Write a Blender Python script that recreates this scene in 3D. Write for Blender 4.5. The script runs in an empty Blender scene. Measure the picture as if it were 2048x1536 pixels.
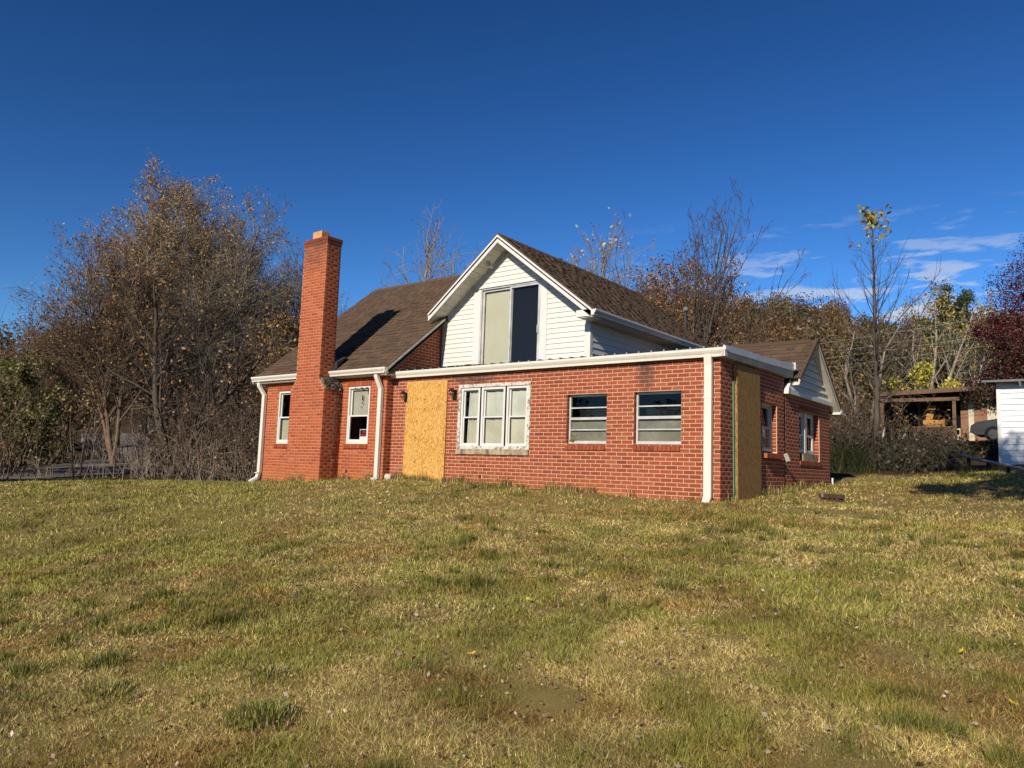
import bpy, math, random
import numpy as np
from mathutils import Matrix, Vector

# ------------------------------------------------------------------ camera, sky, sun, exposure
S = bpy.context.scene
COL = S.collection
CAM = np.array([4.565, -11.073, 0.404])
cd = bpy.data.cameras.new('camera'); cd.sensor_width = 36.0; cd.lens = 1490/2048*36
cd.clip_start = 0.1; cd.clip_end = 4000
cam = bpy.data.objects.new('camera', cd); COL.objects.link(cam); S.camera = cam
R_, D_, F_ = (0.78844, 0.6142, 0.0336), (-0.04244, 0.10882, -0.99316), (-0.61365, 0.78162, 0.11186)
cam.matrix_world = Matrix(((R_[0], -D_[0], -F_[0], CAM[0]), (R_[1], -D_[1], -F_[1], CAM[1]),
                           (R_[2], -D_[2], -F_[2], CAM[2]), (0, 0, 0, 1)))

SUN_EL, SUN_AZ = math.radians(27.2), math.radians(180-8.0)      # azimuth from +Y towards +X
W = bpy.data.worlds.new('World'); S.world = W; W.use_nodes = True
nt = W.node_tree; nt.nodes.clear()
def wn(t, **k):
    n = nt.nodes.new(t)
    for a, b in k.items(): setattr(n, a, b)
    return n
out = wn('ShaderNodeOutputWorld'); bg = wn('ShaderNodeBackground'); bg.inputs['Strength'].default_value = 0.066
sky = wn('ShaderNodeTexSky', sky_type='NISHITA', sun_disc=False, sun_elevation=SUN_EL, sun_rotation=SUN_AZ,
         altitude=700, air_density=1.0, dust_density=0.1, ozone_density=4.0)
def wmath(op, a, b=None, c=None, clamp=False):
    n = wn('ShaderNodeMath', operation=op, use_clamp=clamp)
    for i, v in enumerate((a, b, c)):
        if v is None: continue
        if isinstance(v, (int, float)): n.inputs[i].default_value = v
        else: nt.links.new(v, n.inputs[i])
    return n.outputs[0]
tc = wn('ShaderNodeTexCoord'); sep = wn('ShaderNodeSeparateXYZ'); nt.links.new(tc.outputs['Generated'], sep.inputs[0])
zc = wmath('MAXIMUM', sep.outputs[2], 0.02)
# thin streaky cirrus and small flat cumulus low over the hill on the right
az = wmath('ARCTAN2', sep.outputs[0], sep.outputs[1])              # 0 = +Y
cmb = wn('ShaderNodeCombineXYZ'); nt.links.new(wmath('MULTIPLY', az, 8.0), cmb.inputs[0]); nt.links.new(wmath('MULTIPLY', sep.outputs[2], 40.0), cmb.inputs[1])
n1 = wn('ShaderNodeTexNoise'); n1.inputs['Scale'].default_value = 1.25; n1.inputs['Detail'].default_value = 3; n1.inputs['Roughness'].default_value = 0.5
nt.links.new(cmb.outputs[0], n1.inputs['Vector'])
n2 = wn('ShaderNodeTexNoise'); n2.inputs['Scale'].default_value = 4.2; n2.inputs['Detail'].default_value = 7; n2.inputs['Roughness'].default_value = 0.68; n2.inputs['Distortion'].default_value = 0.5
nt.links.new(cmb.outputs[0], n2.inputs['Vector'])
m_az = wmath('SUBTRACT', 1.25, wmath('MULTIPLY', wmath('ABSOLUTE', wmath('ADD', az, 0.20)), 3.2), clamp=True)
m_el = wmath('MULTIPLY', wmath('SUBTRACT', 0.325, sep.outputs[2]), 8.0, clamp=True)
low = wmath('MULTIPLY', wmath('SUBTRACT', 0.26, sep.outputs[2]), 0.55)
dens = wmath('MULTIPLY', wmath('SUBTRACT', wmath('ADD', wmath('ADD', n1.outputs[0], low), wmath('MULTIPLY', n2.outputs[0], 0.55)), 0.795), 8.5, clamp=True)
cl = wmath('MULTIPLY', wmath('MULTIPLY', dens, 0.92), wmath('MULTIPLY', m_az, m_el), clamp=True)
gam = wn('ShaderNodeGamma'); gam.inputs[1].default_value = 1.56; nt.links.new(sky.outputs[0], gam.inputs[0])
hsv = wn('ShaderNodeHueSaturation'); hsv.inputs['Saturation'].default_value = 1.07; hsv.inputs['Value'].default_value = 0.521; nt.links.new(gam.outputs[0], hsv.inputs['Color'])
mixw = wn('ShaderNodeMixRGB'); nt.links.new(cl, mixw.inputs[0]); nt.links.new(hsv.outputs[0], mixw.inputs[1])
mixw.inputs[2].default_value = (6.5, 7.4, 9.0, 1)
nt.links.new(mixw.outputs[0], bg.inputs[0]); nt.links.new(bg.outputs[0], out.inputs[0])

sl = bpy.data.lights.new('sun', 'SUN'); sl.energy = 4.6; sl.angle = math.radians(0.55); sl.color = (1.0, 0.90, 0.76)
so = bpy.data.objects.new('sun', sl); COL.objects.link(so)
LD = Vector((-0.14, 1.0, -0.525)).normalized()
so.rotation_euler = LD.to_track_quat('-Z', 'Y').to_euler(); so.location = (10, -40, 30)
S.view_settings.view_transform = 'Standard'; S.view_settings.look = 'None'
S.view_settings.exposure = 0.38; S.view_settings.gamma = 1.0; S.view_settings.use_curve_mapping = False
S.cycles.max_bounces = 6; S.cycles.transparent_max_bounces = 12; S.cycles.diffuse_bounces = 3; S.cycles.glossy_bounces = 3
S.cycles.caustics_reflective = False; S.cycles.caustics_refractive = False

random.seed(7); RNG = np.random.default_rng(7)

# ------------------------------------------------------------------ materials
class NM:
    def __init__(s, name):
        s.m = bpy.data.materials.new(name); s.m.use_nodes = True; s.t = s.m.node_tree
        s.b = s.t.nodes['Principled BSDF']; s.o = s.t.nodes['Material Output']
    def n(s, t, **k):
        nd = s.t.nodes.new(t)
        for a, b in k.items(): setattr(nd, a, b)
        return nd
    def l(s, a, b): s.t.links.new(a, b)
    def math(s, op, a, b=None, clamp=False):
        nd = s.n('ShaderNodeMath', operation=op, use_clamp=clamp)
        for i, v in enumerate((a, b)):
            if v is None: continue
            if isinstance(v, (int, float)): nd.inputs[i].default_value = v
            else: s.l(v, nd.inputs[i])
        return nd.outputs[0]
    def noise(s, scale, detail=4, rough=0.55, vec=None, dist=0.0):
        nd = s.n('ShaderNodeTexNoise'); nd.inputs['Scale'].default_value = scale; nd.inputs['Detail'].default_value = detail
        nd.inputs['Roughness'].default_value = rough; nd.inputs['Distortion'].default_value = dist
        s.l(vec if vec is not None else s.pos(), nd.inputs['Vector']); return nd.outputs[0]
    def pos(s):
        if not hasattr(s, '_p'): s._p = s.n('ShaderNodeNewGeometry').outputs['Position']
        return s._p
    def scaled(s, v, rot=(0, 0, 0)):
        nd = s.n('ShaderNodeMapping'); nd.inputs['Scale'].default_value = v; nd.inputs['Rotation'].default_value = rot
        s.l(s.pos(), nd.inputs['Vector']); return nd.outputs[0]
    def ramp(s, fac, stops):
        nd = s.n('ShaderNodeValToRGB'); e = nd.color_ramp.elements
        while len(e) < len(stops): e.new(0.5)
        for el, (p, c) in zip(e, stops): el.position = p; el.color = (*c, 1)
        s.l(fac, nd.inputs[0]); return nd.outputs[0]
    def mix(s, fac, a, b, mode='MIX'):
        nd = s.n('ShaderNodeMixRGB', blend_type=mode)
        for i, v in ((0, fac), (1, a), (2, b)):
            if isinstance(v, (int, float)): nd.inputs[i].default_value = v
            elif isinstance(v, tuple): nd.inputs[i].default_value = (*v, 1)
            else: s.l(v, nd.inputs[i])
        return nd.outputs[0]
    def attr(s, name):
        return s.n('ShaderNodeAttribute', attribute_name=name)
    def bump(s, h, strength=0.4, dist=0.01):
        nd = s.n('ShaderNodeBump'); nd.inputs['Strength'].default_value = strength; nd.inputs['Distance'].default_value = dist
        s.l(h, nd.inputs['Height']); s.l(nd.outputs[0], s.b.inputs['Normal'])
    def base(s, c, rough=0.8, spec=0.3, metal=0.0):
        if isinstance(c, tuple): s.b.inputs['Base Color'].default_value = (*c, 1)
        else: s.l(c, s.b.inputs['Base Color'])
        s.b.inputs['Roughness'].default_value = rough; s.b.inputs['Specular IOR Level'].default_value = spec
        s.b.inputs['Metallic'].default_value = metal
        return s
    def box_mask(s, cx, cz, wx, wz, axis=0):
        sp = s.n('ShaderNodeSeparateXYZ'); s.l(s.pos(), sp.inputs[0])
        a = s.math('DIVIDE', s.math('SUBTRACT', sp.outputs[axis], cx), wx); b = s.math('DIVIDE', s.math('SUBTRACT', sp.outputs[2], cz), wz)
        d = s.math('ADD', s.math('MULTIPLY', a, a), s.math('MULTIPLY', b, b))
        return s.math('SUBTRACT', 1.0, d, clamp=True)

MAT = {}
def simple(name, c, rough=0.7, spec=0.3, metal=0.0, var=0.12, scale=6, bump=0.0):
    m = NM(name)
    n = m.noise(scale, 5)
    c2 = tuple(x*(1-var) for x in c); c1 = tuple(min(1, x*(1+var)) for x in c)
    m.base(m.ramp(n, [(0.3, c2), (0.7, c1)]), rough, spec, metal)
    if bump: m.bump(m.noise(scale*12, 4), bump, 0.004)
    MAT[name] = m.m; return m.m

def streaky(name, c, rough, spec):
    m = NM(name); a = m.noise(3.5, 6, 0.7, m.scaled((5, 5, .8))); b = m.noise(1.3, 5, .6)
    k = m.math('MULTIPLY', m.math('SUBTRACT', m.math('ADD', m.math('MULTIPLY', a, .6), m.math('MULTIPLY', b, .5)), .55), 3.0, clamp=True)
    m.base(m.mix(m.math('MULTIPLY', k, .55), c, tuple(x*f for x, f in zip(c, (.66, .62, .54)))), rough, spec); m.bump(m.noise(2.2, 3), .12, .02); MAT[name] = m.m; return m.m
def brick_mat(name, lo, hi, dark, stains=True):
    m = NM(name)
    r = m.math('FRACT', m.math('ADD', m.attr('rnd').outputs['Fac'], m.n('ShaderNodeObjectInfo').outputs['Random']))
    c = m.ramp(r, [(0.0, dark), (0.06, lo), (0.5, tuple((a+b)/2 for a, b in zip(lo, hi))), (0.92, hi), (1.0, (hi[0]*0.95, hi[1]*1.35, hi[2]*1.5))])
    n = m.noise(38, 5, 0.65)
    c = m.mix(m.math('MULTIPLY', m.math('SUBTRACT', n, 0.5), 0.9, clamp=True), c, (0.10, 0.04, 0.03))
    e = m.math('MULTIPLY', m.math('SUBTRACT', m.noise(4.5, 7, 0.75), 0.58), 3.5, clamp=True)      # lime bloom
    c = m.mix(m.math('MULTIPLY', e, 0.5), c, (0.44, 0.24, 0.18))
    dk = m.math('MULTIPLY', m.math('SUBTRACT', m.noise(1.1, 6, 0.7), 0.50), 2.2, clamp=True); c = m.mix(m.math('MULTIPLY', dk, .5), c, tuple(x*.55 for x in lo))
    c = stain(m, c)
    m.base(c, 0.85, 0.2); m.bump(m.noise(90, 4), 0.14, 0.003)
    MAT[name] = m.m
def stain(m, c):
    g = m.noise(9, 4)
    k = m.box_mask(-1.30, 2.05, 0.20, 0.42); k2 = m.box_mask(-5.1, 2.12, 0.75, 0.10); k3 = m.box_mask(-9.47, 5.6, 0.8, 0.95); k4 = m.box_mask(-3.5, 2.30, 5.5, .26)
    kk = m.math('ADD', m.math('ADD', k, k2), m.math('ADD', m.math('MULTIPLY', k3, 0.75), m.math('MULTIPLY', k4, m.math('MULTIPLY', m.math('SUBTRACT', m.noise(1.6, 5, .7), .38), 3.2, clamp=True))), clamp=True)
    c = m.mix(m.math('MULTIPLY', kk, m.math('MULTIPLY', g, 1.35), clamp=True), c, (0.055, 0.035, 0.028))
    sp = m.n('ShaderNodeSeparateXYZ'); m.l(m.pos(), sp.inputs[0])
    low = m.math('MULTIPLY', m.math('SUBTRACT', m.math('ADD', 0.18, m.math('MULTIPLY', g, 0.35)), sp.outputs[2]), 3.0, clamp=True)
    side = m.math('MULTIPLY', m.math('ADD', sp.outputs[0], 0.9), -0.8, clamp=True)
    return m.mix(m.math('MULTIPLY', m.math('MULTIPLY', low, side), 0.45), c, (0.36, 0.14, 0.045))   # red clay splash
brick_mat('brick', (0.235, 0.051, 0.022), (0.305, 0.074, 0.031), (0.165, 0.040, 0.020))
brick_mat('brick_orange', (0.30, 0.068, 0.027), (0.385, 0.095, 0.038), (0.23, 0.054, 0.024))
m = NM('mortar'); m.base(stain(m, m.mix(m.noise(20, 5), (0.45, 0.30, 0.195), (0.62, 0.45, 0.31))), 0.9, 0.1); m.bump(m.noise(120, 3), 0.12, 0.003); MAT['mortar'] = m.m
m = NM('mortar_orange'); m.base(stain(m, m.mix(m.noise(7, 5), (0.36, 0.165, 0.09), (0.56, 0.33, 0.20)) if 0 else m.mix(m.math('MULTIPLY', m.math('SUBTRACT', m.noise(5, 7, .75), .60), 6, clamp=True), m.mix(m.noise(7, 5), (0.36, 0.165, 0.09), (0.56, 0.33, 0.20)), (0.10, 0.04, 0.025))), 0.9, 0.1); m.bump(m.noise(120, 3), 0.12, 0.003); MAT['mortar_orange'] = m.m
m = NM('vinyl_white'); n = m.noise(1.4, 6, 0.6); m.base(m.mix(m.math('MULTIPLY', m.math('SUBTRACT', n, 0.52), 1.2, clamp=True), (0.60, 0.585, 0.53), (0.50, 0.48, 0.42)), 0.5, 0.3); MAT['vinyl_white'] = m.m
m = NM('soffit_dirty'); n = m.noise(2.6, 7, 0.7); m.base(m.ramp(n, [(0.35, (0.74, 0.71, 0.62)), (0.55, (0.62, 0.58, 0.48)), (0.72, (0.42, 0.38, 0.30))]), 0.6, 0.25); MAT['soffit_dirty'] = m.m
streaky('trim_white', (0.60, 0.585, 0.545), 0.45, 0.4)
streaky('gutter_cream', (0.62, 0.585, 0.50), 0.4, 0.45)
simple('fascia_metal', (0.62, 0.62, 0.60), 0.32, 0.5, 0.35, var=0.10, scale=3)
simple('rake_grey', (0.46, 0.44, 0.39), 0.7, 0.2, var=0.2, scale=5)
m = NM('peeling_paint'); n = m.noise(14, 8, 0.75); m.base(m.ramp(n, [(0.40, (0.58, 0.56, 0.50)), (0.52, (0.48, 0.45, 0.38)), (0.58, (0.19, 0.145, 0.10))]), 0.7, 0.2); m.bump(n, 0.3, 0.004); MAT['peeling_paint'] = m.m
m = NM('stone_sill'); n = m.noise(5, 7, 0.7, m.scaled((1.6, 1, 0.5))); m.base(m.ramp(n, [(0.36, (0.07, 0.06, 0.045)), (0.50, (0.30, 0.24, 0.15)), (0.7, (0.46, 0.38, 0.26))]), 0.9, 0.1); m.bump(m.noise(60, 4), 0.4, 0.004); MAT['stone_sill'] = m.m
m = NM('aluminium'); m.base(m.ramp(m.noise(4, 5), [(0.3, (0.42, 0.41, 0.38)), (0.7, (0.62, 0.60, 0.56))]), 0.4, 0.5, 0.25); MAT['aluminium'] = m.m
simple('interior_dark', (0.012, 0.012, 0.012), 0.9, 0.05, var=0.2)
simple('blind_cream', (0.56, 0.55, 0.45), 0.8, 0.1, var=0.05, scale=2)
simple('film_brown', (0.20, 0.18, 0.14), 0.8, 0.1, var=0.22, scale=3)
simple('shade_grey', (0.40, 0.39, 0.34), 0.8, 0.1, var=0.12, scale=3)
simple('screen_dark', (0.004, 0.0045, 0.005), 0.6, 0.2, var=0.25, scale=2)
m = NM('curtain'); m.base(m.ramp(m.noise(3, 5), [(0.3, (0.44, 0.42, 0.35)), (0.7, (0.58, 0.56, 0.48))]), 0.9, 0.1); MAT['curtain'] = m.m
simple('lamp_black', (0.015, 0.013, 0.012), 0.4, 0.4); simple('black', (0.006, 0.006, 0.006), 0.9, 0.05)
simple('teal', (0.09, 0.22, 0.15), 0.6, 0.3); simple('flue_clay', (0.52, 0.25, 0.10), 0.8, 0.2, var=0.18, scale=9)
simple('roof_metal_black', (0.014, 0.014, 0.016), 0.35, 0.5, var=0.3, scale=4)
simple('flashing', (0.03, 0.03, 0.032), 0.5, 0.4)
def glass(name, tint=(1, 1, 1), refl=0.06, rough=0.02):
    m = NM(name); m.t.nodes.remove(m.b)
    tr = m.n('ShaderNodeBsdfTransparent'); tr.inputs[0].default_value = (*tint, 1)
    gl = m.n('ShaderNodeBsdfGlossy'); gl.inputs['Roughness'].default_value = rough; gl.inputs[0].default_value = (0.9, 0.95, 1, 1)
    fr = m.n('ShaderNodeFresnel'); fr.inputs[0].default_value = 1.45
    mx = m.n('ShaderNodeMixShader'); m.l(m.math('MULTIPLY', m.math('MULTIPLY', fr.outputs[0], refl/0.06), m.math('SUBTRACT', 1.0, m.n('ShaderNodeNewGeometry').outputs['Backfacing'])), mx.inputs[0]); m.l(tr.outputs[0], mx.inputs[1]); m.l(gl.outputs[0], mx.inputs[2])
    m.l(mx.outputs[0], m.o.inputs[0]); MAT[name] = m.m
glass('glass', (0.93, 0.95, 0.94), 0.035); glass('glass_dusty', (0.92, 0.92, 0.89), 0.03, 0.12); glass('lamp_glass', (0.75, 0.72, 0.66), 0.12, 0.1)
# oriented strand board
m = NM('strand_board')
v1 = m.n('ShaderNodeTexVoronoi'); v1.inputs['Scale'].default_value = 1.0; m.l(m.scaled((95, 40, 28), (0.0, 0.35, 0.2)), v1.inputs['Vector'])
v2 = m.n('ShaderNodeTexVoronoi'); v2.inputs['Scale'].default_value = 1.0; m.l(m.scaled((60, 70, 22), (0.1, -0.5, -0.2)), v2.inputs['Vector'])
bw1 = m.n('ShaderNodeRGBToBW'); m.l(v1.outputs['Color'], bw1.inputs[0]); bw2 = m.n('ShaderNodeRGBToBW'); m.l(v2.outputs['Color'], bw2.inputs[0])
f = m.math('ADD', m.math('MULTIPLY', bw1.outputs[0], 0.55), m.math('MULTIPLY', bw2.outputs[0], 0.45))
osb_f = f
f = m.math('ADD', f, m.math('MULTIPLY', m.math('SUBTRACT', m.noise(1.7, 6, .7), .5), .35))
m.base(m.ramp(f, [(0.18, (0.24, 0.105, 0.022)), (0.36, (0.42, 0.205, 0.045)), (0.6, (0.55, 0.305, 0.075)), (0.85, (0.68, 0.45, 0.16))]), 0.75, 0.25); m.bump(f, 0.35, 0.003); MAT['strand_board'] = m.m
m = NM('strand_board_dim')  # darker copy of the board; dim grazing light put into its colour
v1 = m.n('ShaderNodeTexVoronoi'); v1.inputs['Scale'].default_value = 1.0; m.l(m.scaled((40, 95, 22), (0.35, 0.0, 0.2)), v1.inputs['Vector'])
bw1 = m.n('ShaderNodeRGBToBW'); m.l(v1.outputs['Color'], bw1.inputs[0])
f = m.math('ADD', m.math('MULTIPLY', bw1.outputs[0], 0.6), m.math('MULTIPLY', m.noise(14, 5, 0.6, m.scaled((1, 3, 0.7))), 0.4))
m.base(m.ramp(f, [(0.2, (0.15, 0.072, 0.020)), (0.5, (0.29, 0.160, 0.052)), (0.85, (0.42, 0.26, 0.10))]), 0.8, 0.2); m.bump(f, 0.35, 0.003); MAT['strand_board_dim'] = m.m
# asphalt shingle
m = NM('shingle')
r = m.math('FRACT', m.math('ADD', m.attr('rnd').outputs['Fac'], m.n('ShaderNodeObjectInfo').outputs['Random']))
c = m.ramp(r, [(0.0, (0.094, 0.061, 0.040)), (0.5, (0.112, 0.073, 0.047)), (1.0, (0.132, 0.087, 0.056))])
c = m.mix(m.math('MULTIPLY', m.noise(220, 3, 0.7), 0.4), c, (0.035, 0.025, 0.018))
m.base(c, 0.95, 0.1); m.bump(m.noise(260, 3), 0.5, 0.003); MAT['shingle'] = m.m
simple('roof_underlay', (0.05, 0.036, 0.026), 0.95, 0.05)
# vertex coloured plants
def leafmat(name, trans=0.30, rough=0.7):
    m = NM(name); a = m.attr('col').outputs['Color']
    d = m.n('ShaderNodeBsdfDiffuse'); t = m.n('ShaderNodeBsdfTranslucent'); g = m.n('ShaderNodeBsdfGlossy'); g.inputs['Roughness'].default_value = 0.5
    g.inputs[0].default_value = (0.8, 0.8, 0.8, 1)
    m.l(a, d.inputs[0]); m.l(a, t.inputs[0])
    x = m.n('ShaderNodeMixShader'); x.inputs[0].default_value = trans; m.l(d.outputs[0], x.inputs[1]); m.l(t.outputs[0], x.inputs[2])
    y = m.n('ShaderNodeMixShader'); y.inputs[0].default_value = 0.03; m.l(x.outputs[0], y.inputs[1]); m.l(g.outputs[0], y.inputs[2])
    m.l(y.outputs[0], m.o.inputs[0]); MAT[name] = m.m
leafmat('leaf'); leafmat('grass', 0.22)
def barkmat(name, lo, hi):
    m = NM(name); n = m.noise(3.0, 6, 0.65, m.scaled((3, 3, 0.9)))
    m.base(m.ramp(n, [(0.3, lo), (0.7, hi)]), 0.9, 0.1); m.bump(n, 0.5, 0.02); MAT[name] = m.m
barkmat('bark_grey', (0.16, 0.125, 0.090), (0.36, 0.30, 0.225)); barkmat('bark_dark', (0.045, 0.034, 0.026), (0.12, 0.095, 0.075)); barkmat('bark_pale', (0.12, 0.10, 0.078), (0.26, 0.22, 0.175))
barkmat('bark_brown', (0.095, 0.066, 0.044), (0.21, 0.152, 0.105))

# ------------------------------------------------------------------ mesh helpers
def link(o, parent=None, **props):
    COL.objects.link(o)
    if parent is not None: o.parent = parent
    for k, v in props.items(): o[k] = v
    return o
def mesh_np(name, verts, faces, mats, fmat=None, attrs=None, smooth=False):
    """verts (N,3); faces: list of (M,k) int arrays; fmat: material index per face array"""
    me = bpy.data.meshes.new(name); verts = np.asarray(verts, np.float32)
    me.vertices.add(len(verts)); me.vertices.foreach_set('co', verts.ravel())
    li = np.concatenate([np.asarray(f, np.int32).ravel() for f in faces]); cnt = np.concatenate([np.full(len(f), np.asarray(f).shape[1], np.int32) for f in faces])
    me.loops.add(len(li)); me.loops.foreach_set('vertex_index', li)
    st = np.concatenate([[0], np.cumsum(cnt)[:-1]]).astype(np.int32)
    me.polygons.add(len(cnt)); me.polygons.foreach_set('loop_start', st)
    if fmat is not None:
        mi = np.concatenate([np.full(len(f), k, np.int32) if np.isscalar(k) else np.asarray(k, np.int32) for f, k in zip(faces, fmat)])
        me.polygons.foreach_set('material_index', mi)
    if smooth: me.polygons.foreach_set('use_smooth', np.ones(len(cnt), bool))
    for mname in mats: me.materials.append(MAT[mname])
    me.update(calc_edges=True)
    for an, (typ, data) in (attrs or {}).items():
        a = me.attributes.new(an, typ, 'POINT')
        a.data.foreach_set('color' if typ == 'FLOAT_COLOR' else 'value', np.asarray(data, np.float32).ravel())
    return me

class MB:
    def __init__(s): s.v = []; s.f = []; s.m = []
    def add(s, vs, fs, mat=0):
        b = len(s.v); s.v.extend([tuple(map(float, p)) for p in vs]); s.f.extend([tuple(b+i for i in f) for f in fs]); s.m.extend([mat]*len(fs)); return s
    def hexa(s, p, mat=0):     # p[0..3] one face loop, p[4..7] the opposite, same order
        return s.add(p, [(3, 2, 1, 0), (4, 5, 6, 7), (0, 1, 5, 4), (1, 2, 6, 5), (2, 3, 7, 6), (3, 0, 4, 7)], mat)
    def box(s, x0, x1, y0, y1, z0, z1, mat=0):
        return s.hexa([(x0, y0, z0), (x1, y0, z0), (x1, y1, z0), (x0, y1, z0), (x0, y0, z1), (x1, y0, z1), (x1, y1, z1), (x0, y1, z1)], mat)
    def prism(s, a, b, mat=0):  # two matching polygons
        n = len(a); return s.add(list(a)+list(b), [tuple(range(n))[::-1], tuple(range(n, 2*n))]+[(i, (i+1) % n, n+(i+1) % n, n+i) for i in range(n)], mat)
    def tube(s, pts, r, n=8, mat=0, cap=True):
        pts = [Vector(p) for p in pts]; rings = []
        rs = r if isinstance(r, (list, tuple)) else [r]*len(pts); b = len(s.v)
        for i, p in enumerate(pts):
            t = (pts[min(i+1, len(pts)-1)]-pts[max(i-1, 0)]).normalized()
            a = t.cross(Vector((0.31, 0.52, 0.8))).normalized(); c = t.cross(a)
            s.v.extend([tuple(p+rs[i]*(math.cos(2*math.pi*k/n)*a+math.sin(2*math.pi*k/n)*c)) for k in range(n)])
        for i in range(len(pts)-1):
            for k in range(n):
                s.f.append((b+i*n+k, b+i*n+(k+1) % n, b+(i+1)*n+(k+1) % n, b+(i+1)*n+k)); s.m.append(mat)
        if cap:
            s.f.append(tuple(b+k for k in range(n))[::-1]); s.m.append(mat); e = b+(len(pts)-1)*n
            s.f.append(tuple(e+k for k in range(n))); s.m.append(mat)
        return s
    def build(s, name, mats, parent=None, smooth=False, bevel=0.0, **props):
        me = bpy.data.meshes.new(name); me.from_pydata(s.v, [], s.f)
        for x in ([mats] if isinstance(mats, str) else mats): me.materials.append(MAT[x])
        me.polygons.foreach_set('material_index', s.m)
        if smooth: me.polygons.foreach_set('use_smooth', [True]*len(s.f))
        import bmesh
        bm = bmesh.new(); bm.from_mesh(me); bmesh.ops.recalc_face_normals(bm, faces=bm.faces); bm.to_mesh(me); bm.free()
        o = bpy.data.objects.new(name, me); link(o, parent, **props)
        if bevel:
            md = o.modifiers.new('bevel', 'BEVEL'); md.width = bevel; md.segments = 2; md.limit_method = 'ANGLE'
        return o
def empty(name, loc, label, cat, group=None, rz=0):
    o = bpy.data.objects.new(name, None); o.location = loc; o.rotation_euler = (0, 0, rz); o.empty_display_size = 0.3
    link(o, None, label=label, category=cat)
    if group: o['group'] = group
    return o
class Fr:                      # wall frame: u along the wall, d outwards, z up
    def __init__(s, o, u, n): s.o = np.array(o, float); s.u = np.array(u, float); s.n = np.array(n, float)
    def p(s, u, d, z): return tuple(s.o+s.u*u+s.n*d+np.array((0, 0, z)))
    def box(s, mb, u0, u1, d0, d1, z0, z1, mat=0):
        P = s.p; return mb.hexa([P(u0, d0, z0), P(u1, d0, z0), P(u1, d1, z0), P(u0, d1, z0), P(u0, d0, z1), P(u1, d0, z1), P(u1, d1, z1), P(u0, d1, z1)], mat)
    def ring(s, mb, u0, u1, z0, z1, w, d0, d1, mat=0, wb=None):
        wb = wb or w
        s.box(mb, u0, u1, d0, d1, z0, z0+wb, mat); s.box(mb, u0, u1, d0, d1, z1-w, z1, mat)
        s.box(mb, u0, u0+w, d0, d1, z0+wb, z1-w, mat); s.box(mb, u1-w, u1, d0, d1, z0+wb, z1-w, mat)
FRONT = Fr((0, 0, 0), (1, 0, 0), (0, -1, 0)); LEFTB = Fr((0, -0.2, 0), (1, 0, 0), (0, -1, 0))
RIGHT = Fr((0, 0, 0), (0, 1, 0), (1, 0, 0)); GAB = Fr((0, 1.43, 0), (1, 0, 0), (0, -1, 0)); CSIDE = Fr((-3.3, 0, 0), (0, 1, 0), (1, 0, 0))

# separate small pieces (bricks, shingles): the largest in view become objects, the rest one joined part per wall
class Pieces:
    def __init__(s, name, many, limit): s.name, s.many, s.limit, s.items = name, many, limit, []
    def add(s, L, H, T, origin, ax, ay, an, mat, parent, vis=1.0):
        s.items.append((L, H, T, np.array(origin, float), np.array(ax, float), np.array(ay, float), np.array(an, float), mat, parent, vis))
    def flush(s):
        sc = []
        for L, H, T, o, ax, ay, an, mat, par, vis in s.items:
            v = CAM-o; d = np.linalg.norm(v); sc.append(max(0, an@v/d)*L*H/d/d*vis)
        order = np.argsort(sc)[::-1]; top = set(order[:s.limit].tolist()); cache = {}; groups = {}
        for i, it in enumerate(s.items):
            L, H, T, o, ax, ay, an, mat, par, vis = it
            if i in top:
                k = (round(L, 2), round(H, 3), round(T, 4), mat)
                if k not in cache:
                    vs, fs = s.shape(L, H, T); me = bpy.data.meshes.new(s.name); me.from_pydata([tuple(x) for x in vs], [], fs); me.materials.append(MAT[mat]); cache[k] = me
                ob = bpy.data.objects.new(s.name, cache[k]); M = Matrix(((ax[0], ay[0], an[0], o[0]), (ax[1], ay[1], an[1], o[1]), (ax[2], ay[2], an[2], o[2]), (0, 0, 0, 1)))
                ob.parent = par; COL.objects.link(ob); ob.matrix_basis = M
            else: groups.setdefault((par.name, mat), []).append(it)
        for (pn, mat), its in groups.items():
            V = []; Fs = []; R = []
            for k, (L, H, T, o, ax, ay, an, _, par, _) in enumerate(its):
                vs, fs = s.shape(L, H, T); b = len(V)*1
                w = o+vs[:, :1]*ax+vs[:, 1:2]*ay+vs[:, 2:]*an
                V.append(w); Fs.append(np.array(fs)+8*k); R.append(np.full(8, random.random()))
            me = mesh_np(s.many, np.concatenate(V), [np.concatenate(Fs)], [mat], attrs={'rnd': ('FLOAT', np.concatenate(R))})
            ob = bpy.data.objects.new(s.many, me); link(ob, its[0][8], kind='stuff')
    @staticmethod
    def shape(L, H, T):
        a, b, e = L/2, H/2, 0.0012
        v = np.array([(-a, -b, 0), (a, -b, 0), (a, b, 0), (-a, b, 0), (-a+e, -b+e, T), (a-e, -b+e, T), (a-e, b-e, T), (-a+e, b-e, T)])
        return v, [(4, 5, 6, 7), (0, 1, 5, 4), (1, 2, 6, 5), (2, 3, 7, 6), (3, 0, 4, 7)]
class Shingles(Pieces):
    @staticmethod
    def shape(L, H, T):
        a, b = L/2, H/2
        v = np.array([(-a, -b, 0), (a, -b, 0), (a, b, 0), (-a, b, 0), (-a, -b, T), (a, -b, T), (a, b, 0.003), (-a, b, 0.003)])
        return v, [(4, 5, 6, 7), (0, 1, 5, 4), (1, 2, 6, 5), (3, 0, 4, 7), (2, 3, 7, 6)]
BR = Pieces('brick', 'bricks', 300); SH = Shingles('shingle', 'shingles', 300)
CH, BL, BG = 0.0677, 0.2035, 0.0092
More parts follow.
